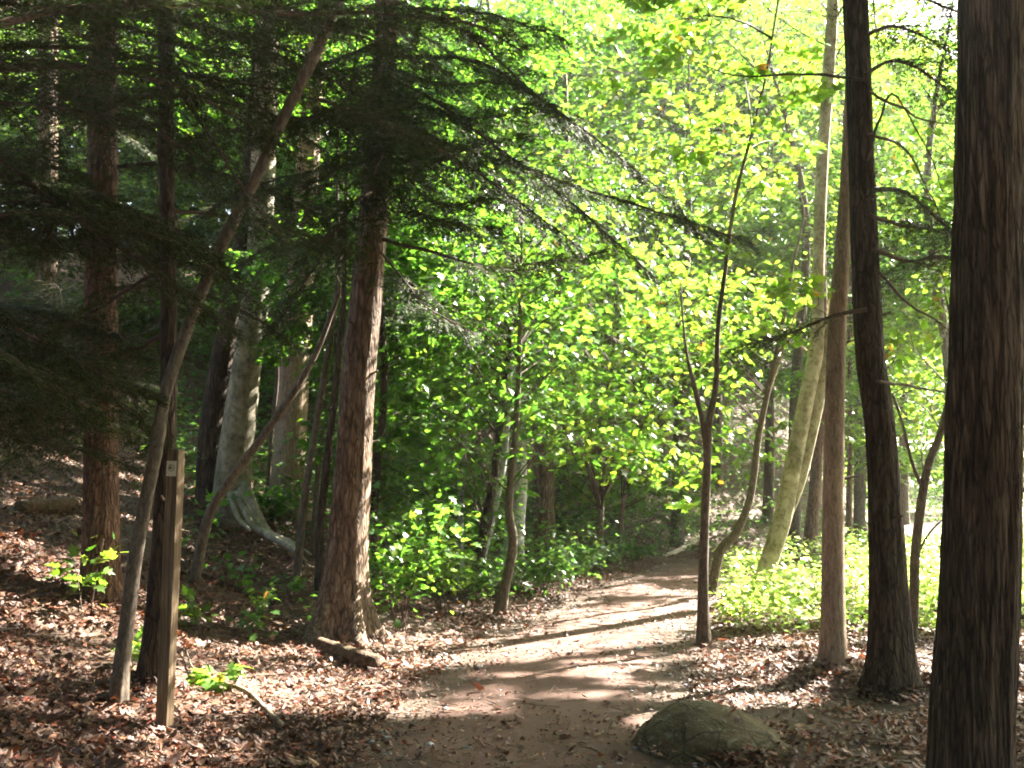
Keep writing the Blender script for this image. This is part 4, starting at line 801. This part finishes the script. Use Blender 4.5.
for a in [
    ('shrub', 'largest bright shrub growing at the right foot of the large flared trunk', 'shrub', GSH, 400, 632, .6, 1.4, 54, 12, .085, GREEN),
    ('shrub', 'bright shrub right of the large flared trunk, nearer the path', 'shrub', GSH, 440, 612, .6, 1.1, 46, 12, .085, YELL),
    ('shrub', 'shrub below the pale leaning sapling', 'shrub', GSH, 470, 600, .4, .5, 24, 11, .08, GREEN),
    ('shrub', 'bluish shrub just right of the crooked brown sapling', 'shrub', GSH, 540, 594, .5, .6, 36, 12, .08, BLUEG),
    ('shrub', 'bluish shrub under the broad reddish brown trunk', 'shrub', GSH, 570, 578, .6, .6, 36, 12, .085, BLUEG),
    ('shrub', 'bluish shrub under the thin straight stem at the far path edge', 'shrub', GSH, 605, 568, .6, .55, 36, 11, .085, BLUEG),
    ('shrub', 'farthest bluish shrub, beside the pale fallen log', 'shrub', GSH, 640, 560, .5, .45, 28, 10, .085, BLUEG),
    ('shrub', 'tall green shrub behind the pale leaning sapling', 'shrub', GSH, 455, 578, .7, 1.2, 44, 12, .09, GREEN),
    ('shrub', 'green shrub right behind the blue grey trunk', 'shrub', GSH, 560, 545, .8, .9, 40, 11, .095, BLUEG),
    ('shrub', 'green shrub on the slope above the far path edge', 'shrub', GSH, 620, 525, .9, .9, 40, 11, .10, GREEN),
    ('shrub', 'green shrub at the back between the thin saplings and the double beech', 'shrub', GSH, 270, 520, .5, .6, 26, 10, .09, GREEN),
    ('seedling', 'bright maple seedling right of the wooden marker post', 'seedling', GSE, 200, 640, .18, .42, 8, 3, 0.1, YELL),
    ('seedling', 'low seedling on sunlit leaves by the foot of the wooden marker post', 'seedling', GSE, 212, 690, .16, .2, 6, 3, 0.1, YELL),
    ('seedling', 'leafy seedling on the bank left of the fallen log', 'seedling', GSE, 250, 640, .25, .4, 12, 3, 0.085, GREEN),
    ('seedling', 'yellow green seedling in front of the large flared trunk', 'seedling', GSE, 262, 622, .2, .35, 8, 3, 0.09, YELL),
    ('seedling', 'drooping seedling against the foot of the large flared trunk', 'seedling', GSE, 325, 628, .25, .38, 10, 3, 0.08, GREEN),
    ('seedling', 'lit seedling in front of the upright reddish trunk', 'seedling', GSE, 84, 612, .22, .62, 9, 3, 0.1, YELL),
    ('seedling', 'tall seedling behind the top of the wooden marker post', 'seedling', GSE, 200, 560, .4, .95, 16, 3, 0.1, GREEN),
    ('seedling', 'small seedling between the curved sapling and the dark thin trunk', 'seedling', GSE, 132, 672, .12, .3, 5, 3, 0.085, YELL),
    ('seedling', 'seedling under the leaning bare sapling', 'seedling', GSE, 235, 590, .3, .4, 12, 3, 0.085, GREEN),
    ('seedling', 'seedling beside the wavy thin sapling', 'seedling', GSE, 290, 600, .25, .35, 10, 3, 0.08, GREEN),
]: shrub(*a)
def rock():
    c = G(716, 752); base = np.array([c[0], c[1] + .1, 0]); base[2] = height(base[0], base[1])
    nu, nv_ = 120, 60; u = np.arange(nu) * 2 * math.pi / nu; v = np.linspace(-.35, 1, nv_) * math.pi / 2
    U, Vv = np.meshgrid(u, v); d = np.stack([np.cos(Vv) * np.cos(U), np.cos(Vv) * np.sin(U), np.sin(Vv)], -1)
    p = np.sign(d) * np.abs(d) ** .85
    m_ = 1 + .11 * fbm(d * 1.3 + 3, 2, 90) + .022 * fbm(d * 6, 4, 93)
    P = p * m_[..., None] * np.array([.43, .36, .225]); P[..., 0] += .0; P[..., 2] *= (1 - .30 * np.clip(P[..., 0] / .47, -.4, 1))
    P[..., 2] -= .01; P = P.reshape(-1, 3); i = np.arange(nv_ - 1)[:, None] * nu + np.arange(nu)[None]; j = np.arange(nv_ - 1)[:, None] * nu + (np.arange(nu) + 1)[None] % nu
    global ROCK_BVH; fq = np.stack([i, j, j + nu, i + nu], -1).reshape(-1, 4); ROCK_BVH = BVHTree.FromPolygons([tuple(v_) for v_ in (P + base)], [tuple(int(a_) for a_ in f_) for f_ in fq])
    o = mesh('boulder', P, [np.stack([i, j, j + nu, i + nu], -1).reshape(-1, 4)], 'rock'); o.location = base
    tag(o, 'low rounded mossy boulder in shade at the front right of the path', 'boulder')
rock()
litter()
# pebbles on and beside the path
n = 420; D = 4.5 + 13 * rng.random(n) ** 1.4; u = rng.random(n); xl = np.interp(D, LE[:, 1], LE[:, 0]); xr = np.interp(D, RE[:, 1], RE[:, 0]); x = xl + (xr - xl) * np.where(u < .5, u ** 1.5, 1 - (1 - u) ** 1.5) 
th = np.arange(8) * math.pi / 4; prof = [(.55, -.5), (1, -.05), (.8, .4), (.3, .62)]
base = np.array([[r_ * math.cos(t_ + .3 * k_), r_ * math.sin(t_ + .3 * k_), z_] for k_, (r_, z_) in enumerate(prof) for t_ in th])
V = base[None] * (1 + .25 * rng.normal(0, 1, (n, len(base), 1)) * .6) * np.stack([rng.uniform(.8, 1.4, n), rng.uniform(.7, 1.1, n), rng.uniform(.45, .8, n)], -1)[:, None] * (.011 * np.exp(rng.normal(0, .45, n)))[:, None, None] + np.stack([x, D, height(x, D) + .012], -1)[:, None]
q = np.array([[k_ * 8 + i_, k_ * 8 + (i_ + 1) % 8, (k_ + 1) * 8 + (i_ + 1) % 8, (k_ + 1) * 8 + i_] for k_ in range(3) for i_ in range(8)]); cap = np.array([[24, 25, 26, 27], [24, 27, 28, 31], [28, 29, 30, 31]])
F_ = (np.concatenate([q, cap])[None] + (np.arange(n) * 32)[:, None, None]).reshape(-1, 4)
tag(mesh('pebbles', V.reshape(-1, 3), [F_], 'grey_bark'), 'small stones strewn over the trodden path', 'pebbles', kind='stuff')
# sunlit low plants right of the path
n = 16000; D = 10.2 + 13 * rng.random(n) ** 1.3; x = rng.uniform(1.6, 14, n); y = D
e = -sdist(x, y, RE); ok = (e > .15 + .25 * vnoise(np.stack([x, y, x * 0], -1) * 1.3, 3)) & (vnoise(np.stack([x * 1.1, y * 1.1, x * 0], -1), 8) > -.45) & (y > 10.3 + .35 * vnoise(np.stack([x * 2, y, x * 0], -1), 12)) & (x < .62 * y + 1)
x, y = x[ok], y[ok]; n = len(x); hh = .3 + .35 * (vnoise(np.stack([x * .9, y * .9, x * 0], -1), 21) + .3); k = 5
pos = np.stack([np.repeat(x, k) + rng.normal(0, .07, n * k), np.repeat(y, k) + rng.normal(0, .07, n * k), np.zeros(n * k)], -1)
pos[:, 2] = height(pos[:, 0], pos[:, 1]) + .04 + np.repeat(np.clip(hh, .08, 1), k) * rng.random(n * k)
a = rng.random(n * k) * 6.283; dv = np.stack([np.cos(a), np.sin(a), rng.normal(-.1, .3, n * k)], -1); nv = np.array([0, 0, 1.]) + rng.normal(0, .4, (n * k, 3))
V, Fc, tn = leaves(pos, dv, nv, .075 * rng.uniform(.5, 1.5, n * k), T_FAR, palette(n * k, [(.23, .30, .09), (.17, .26, .065), (.28, .33, .13)], [3, 3, 1], var=.22))
tag(mesh('ground_plants', V, Fc, 'glossy', None, tn), 'low bright green plants covering the sunlit ground right of the path', 'ground plants', kind='stuff')
# undergrowth on the slopes behind
n = 17000; D = 12 + 26 * rng.random(n); x = (rng.random(n) - .5) * 1.2 * D; y = D; d = sdist(x, y, LE)
ok = (d > .3) & (vnoise(np.stack([x * .7, y * .7, x * 0], -1), 61) > -.35) & ((x < -.35 * y) == False); x, y = x[ok], y[ok]; n = len(x); k = 6
pos = np.stack([np.repeat(x, k) + rng.normal(0, .12, n * k), np.repeat(y, k) + rng.normal(0, .12, n * k), np.zeros(n * k)], -1)
pos[:, 2] = height(pos[:, 0], pos[:, 1]) + .05 + .8 * rng.random(n * k) ** 1.4
a = rng.random(n * k) * 6.283; dv = np.stack([np.cos(a), np.sin(a), rng.normal(-.1, .3, n * k)], -1); nv = np.array([0, 0, 1.]) + rng.normal(0, .4, (n * k, 3))
V, Fc, tn = leaves(pos, dv, nv, .10 * rng.uniform(.6, 1.3, n * k), T_FAR, palette(n * k, *BLUEG, var=.2))
tag(mesh('undergrowth', V, Fc, 'leaf', None, tn), 'patchy green undergrowth on the slope behind the trees', 'undergrowth', kind='stuff')
# far wood closing the view
n = 100000; ang = rng.uniform(-.62, .62, n); D = rng.uniform(44, 62, n); x = np.tan(ang) * D; y = D; zt = 24 + 5 * vnoise(np.stack([x * .12, y * .12, x * 0], -1), 71)
cl = nrm(rng.normal(0, 1, (n, 3))) * 1.6 * rng.random((n, 1)) ** .4; nc = 1100; ci = rng.integers(0, nc, n)
ca = rng.uniform(-.62, .62, nc); cD = rng.uniform(42, 62, nc); cx = np.tan(ca) * cD; cz = height(cx, cD) + rng.uniform(0, 1, nc) ** .9 * np.where(ca > .33, .55, 1) * (21 + 5 * vnoise(np.stack([cx * .12, cD * .12, cx * 0], -1), 71))
pos = np.stack([cx, cD, cz], -1)[ci] + cl * np.array([1.3, 1.3, .9])
V, Fc, tn = leaves(pos, rng.normal(0, 1, (n, 3)), np.array([0, 0, 1.]) + rng.normal(0, .6, (n, 3)), (.42 * rng.uniform(.6, 1.3, n)), T_FAR, palette(n, *FARG, var=.25))
tag(mesh('far_wood', V, Fc, 'leaf', None, tn), 'distant wood closing the view behind the trees', 'wood', kind='stuff')

# ------------------------------------------------------------------ rock, logs, sticks, post
def log(name, label, cat, pix, mat, group=None, lift=.5, n=16, amp=.08, branch=None):
    P = np.array([G(a, b_) for a, b_, w in pix]); Rd = np.array([w / F * p[1] / 2 for (_, _, w), p in zip(pix, P)])
    P[:, 2] = height(P[:, 0], P[:, 1]) + Rd * lift
    loc = P[0].copy(); V, Q, Tt = trunk_geom(P, Rd, n, amp, 6, 0, int(pix[0][0]), .05)
    parts = [(V, Q, Tt)]
    if branch:
        for bp in branch:
            q = np.array([G(a, b_) for a, b_, w in bp]); r = np.array([w / F * p[1] / 2 for (_, _, w), p in zip(bp, q)]); q[:, 2] += r + .03; parts.append(trunk_geom(q, r, 8, .05, 4, 0, 3, .04))
    V, Fc = merge(parts); o = mesh(name, V - loc, Fc, mat); o.location = loc; tag(o, label, cat, group); return o
log('fallen_log', 'short rotting brown log lying in front of the large flared trunk', 'log', [(250, 616, 6), (290, 634, 9), (325, 650, 14), (352, 661, 17), (379, 670, 18)], 'log_wood', 'fallen logs', .55)
log('fallen_log', 'long thin mossy log on the bank below the double beech', 'log', [(150, 566, 6), (190, 575, 8), (235, 592, 8), (275, 606, 7)], 'dark_bark', 'fallen logs')
log('fallen_log', 'thick tan log lying at the far left bank', 'log', [(18, 512, 15), (40, 512, 17), (62, 510, 16), (84, 506, 12)], 'log_wood', 'fallen logs')
log('fallen_log', 'pale weathered log on the slope at the far end of the path', 'log', [(664, 556, 3), (676, 553, 5), (688, 547, 6), (697, 539, 7)], 'pale_wood', 'fallen logs')
log('fallen_log', 'grey log slanting across the far slope above the path bend', 'log', [(640, 500, 5), (660, 516, 5), (680, 530, 6), (700, 538, 5)], 'dead_wood', 'fallen logs')
log('fallen_branch', 'pale crooked branch lying on the sunlit leaves left of the path', 'branch', [(205, 686, 3), (230, 690, 4), (250, 700, 5), (266, 716, 5), (282, 731, 5)], 'dead_wood', 'fallen branches', 2.4, 10, branch=[[(236, 692, 3), (242, 676, 2.4), (236, 662, 1.8)], [(205, 686, 2.5), (192, 672, 2), (186, 655, 1.5)]])
log('fallen_branch', 'thin pale stick standing out at the foot of the curved sapling', 'branch', [(94, 742, 2.2), (110, 728, 2.4), (122, 714, 2.2), (128, 700, 1.6)], 'pale_wood', 'fallen branches', 1.5, 8)
log('fallen_branch', 'broken stick at the bottom left corner', 'branch', [(4, 754, 6), (16, 762, 6), (30, 772, 5)], 'dead_wood', 'fallen branches', .9, 10)
log('fallen_branch', 'pale forked twig just above the right edge of the wooden marker post', 'branch', [(180, 628, 2), (190, 620, 2.2), (200, 618, 2), (206, 624, 1.5)], 'pale_wood', 'fallen branches', 2, 8)

def box(x0, x1, y0, y1, z0, z1, bev=0):
    import bmesh
    bm = bmesh.new(); bmesh.ops.create_cube(bm, size=1)
    for v_ in bm.verts: v_.co = Vector(((x0 + x1) / 2 + v_.co.x * (x1 - x0), (y0 + y1) / 2 + v_.co.y * (y1 - y0), (z0 + z1) / 2 + v_.co.z * (z1 - z0)))
    if bev: bmesh.ops.bevel(bm, geom=bm.edges[:], offset=bev, segments=2, affect='EDGES')
    me = bpy.data.meshes.new('box'); bm.to_mesh(me); bm.free(); return me
def bobj(name, me, mat, parent, label=None):
    me.name = name; me.materials.append(M[mat]); o = bpy.data.objects.new(name, me); COL.objects.link(o); o.parent = parent
    return o
g = at(164, 735, 6.12); gz = height(g[0], 6.12)
post = empty('marker_post', (g[0], 6.12, gz)); tag(post, 'square wooden trail post with a small marker plate near its top', 'trail post')
top = at(177, 450, 6.12); Hp = top[2] - gz; post.rotation_euler = (0, math.atan2(top[0] - g[0], Hp), R(-16))
bobj('shaft', box(-.038, .038, -.038, .038, -.2, Hp, .004), 'post_wood', post)
pl = bobj('marker_plate', box(-.033, .033, -.0435, -.0405, Hp - .155, Hp - .065, .001), 'plate', post)
# printed sign on the plate: a ring around a small leaf-like blot, as far as it can be made out
ring = []; nr = 40
def flat_ring(cx, cz, r0, r1, y, n=40):
    a = np.arange(n) * 2 * math.pi / n; V = np.concatenate([np.stack([cx + r * np.cos(a), 0 * a + y, cz + r * np.sin(a)], -1) for r in (r0, r1)])
    i = np.arange(n); j = (i + 1) % n; return V, np.stack([i, j, n + j, n + i], -1)
V, Q = flat_ring(0, Hp - .105, .0165, .0215, -.0442); mesh('ring_mark', V, [Q], 'ink', pl)
a = np.arange(24) * 2 * math.pi / 24; rr = .011 * (1 + .25 * np.cos(3 * a + 1)); V = np.concatenate([np.stack([rr * np.cos(a), 0 * a - .0512, Hp - .105 + rr * np.sin(a)], -1), [(0, -.0442, Hp - .105)]])
mesh('blot_mark', V, [np.stack([np.arange(24), (np.arange(24) + 1) % 24, np.full(24, 24)], -1)], 'ink', pl)
for sx, sz in ((-.026, -.073), (.026, -.073), (-.026, -.147), (.026, -.147)):
    V, Q, Tt = tubes(np.array([[(sx, -.0405, Hp + sz), (sx, -.045, Hp + sz)]]), np.array([[.003, .003]]), 10); mesh('screw', V, [Q, Tt], 'steel', pl)

m = bpy.data.materials.new('haze_air'); m.use_nodes = True; nt = m.node_tree; nt.nodes.clear()
out = nt.nodes.new('ShaderNodeOutputMaterial'); pv = nt.nodes.new('ShaderNodeVolumePrincipled'); pv.inputs['Color'].default_value = (.95, .96, .92, 1)
pv.inputs['Density'].default_value = .0007; pv.inputs['Anisotropy'].default_value = .55; nt.links.new(pv.outputs[0], out.inputs['Volume']); M['haze'] = m
hz = bobj('haze', box(-520, 520, -320, 720, -3, 46), 'haze', None); tag(hz, 'thin bright haze in the woodland air', 'haze', kind='stuff')  # thin haze in the air, also standing in for lens glow
# ------------------------------------------------------------------ light and render settings
w = bpy.data.worlds.new('World'); scene.world = w; w.use_nodes = True; nt = w.node_tree; bg = nt.nodes['Background']
sky = nt.nodes.new('ShaderNodeTexSky'); sky.sky_type = 'NISHITA'; sky.sun_disc = False; sky.sun_elevation = EL; sky.sun_rotation = AZ; sky.dust_density = 4; sky.ozone_density = .4
nt.links.new(sky.outputs[0], bg.inputs['Color']); bg.inputs['Strength'].default_value = .05
ld = bpy.data.lights.new('sun', 'SUN'); ld.energy = 5; ld.angle = R(.5); ld.color = (1, .93, .82)
lo = bpy.data.objects.new('sun', ld); COL.objects.link(lo); lo.rotation_euler = Vector(S).to_track_quat('Z', 'Y').to_euler()
scene.view_settings.view_transform = 'Standard'; scene.view_settings.look = 'None'; scene.view_settings.gamma = 1; scene.view_settings.exposure = 4.15
scene.render.engine = 'CYCLES'; cy = scene.cycles
cy.max_bounces = 7; cy.diffuse_bounces = 3; cy.glossy_bounces = 2; cy.transmission_bounces = 5; cy.transparent_max_bounces = 4
cy.use_denoising = True; cy.denoiser = 'OPENIMAGEDENOISE'; cy.sample_clamp_indirect = 6; cy.filter_width = 1.9
cy.caustics_reflective = False; cy.caustics_refractive = False
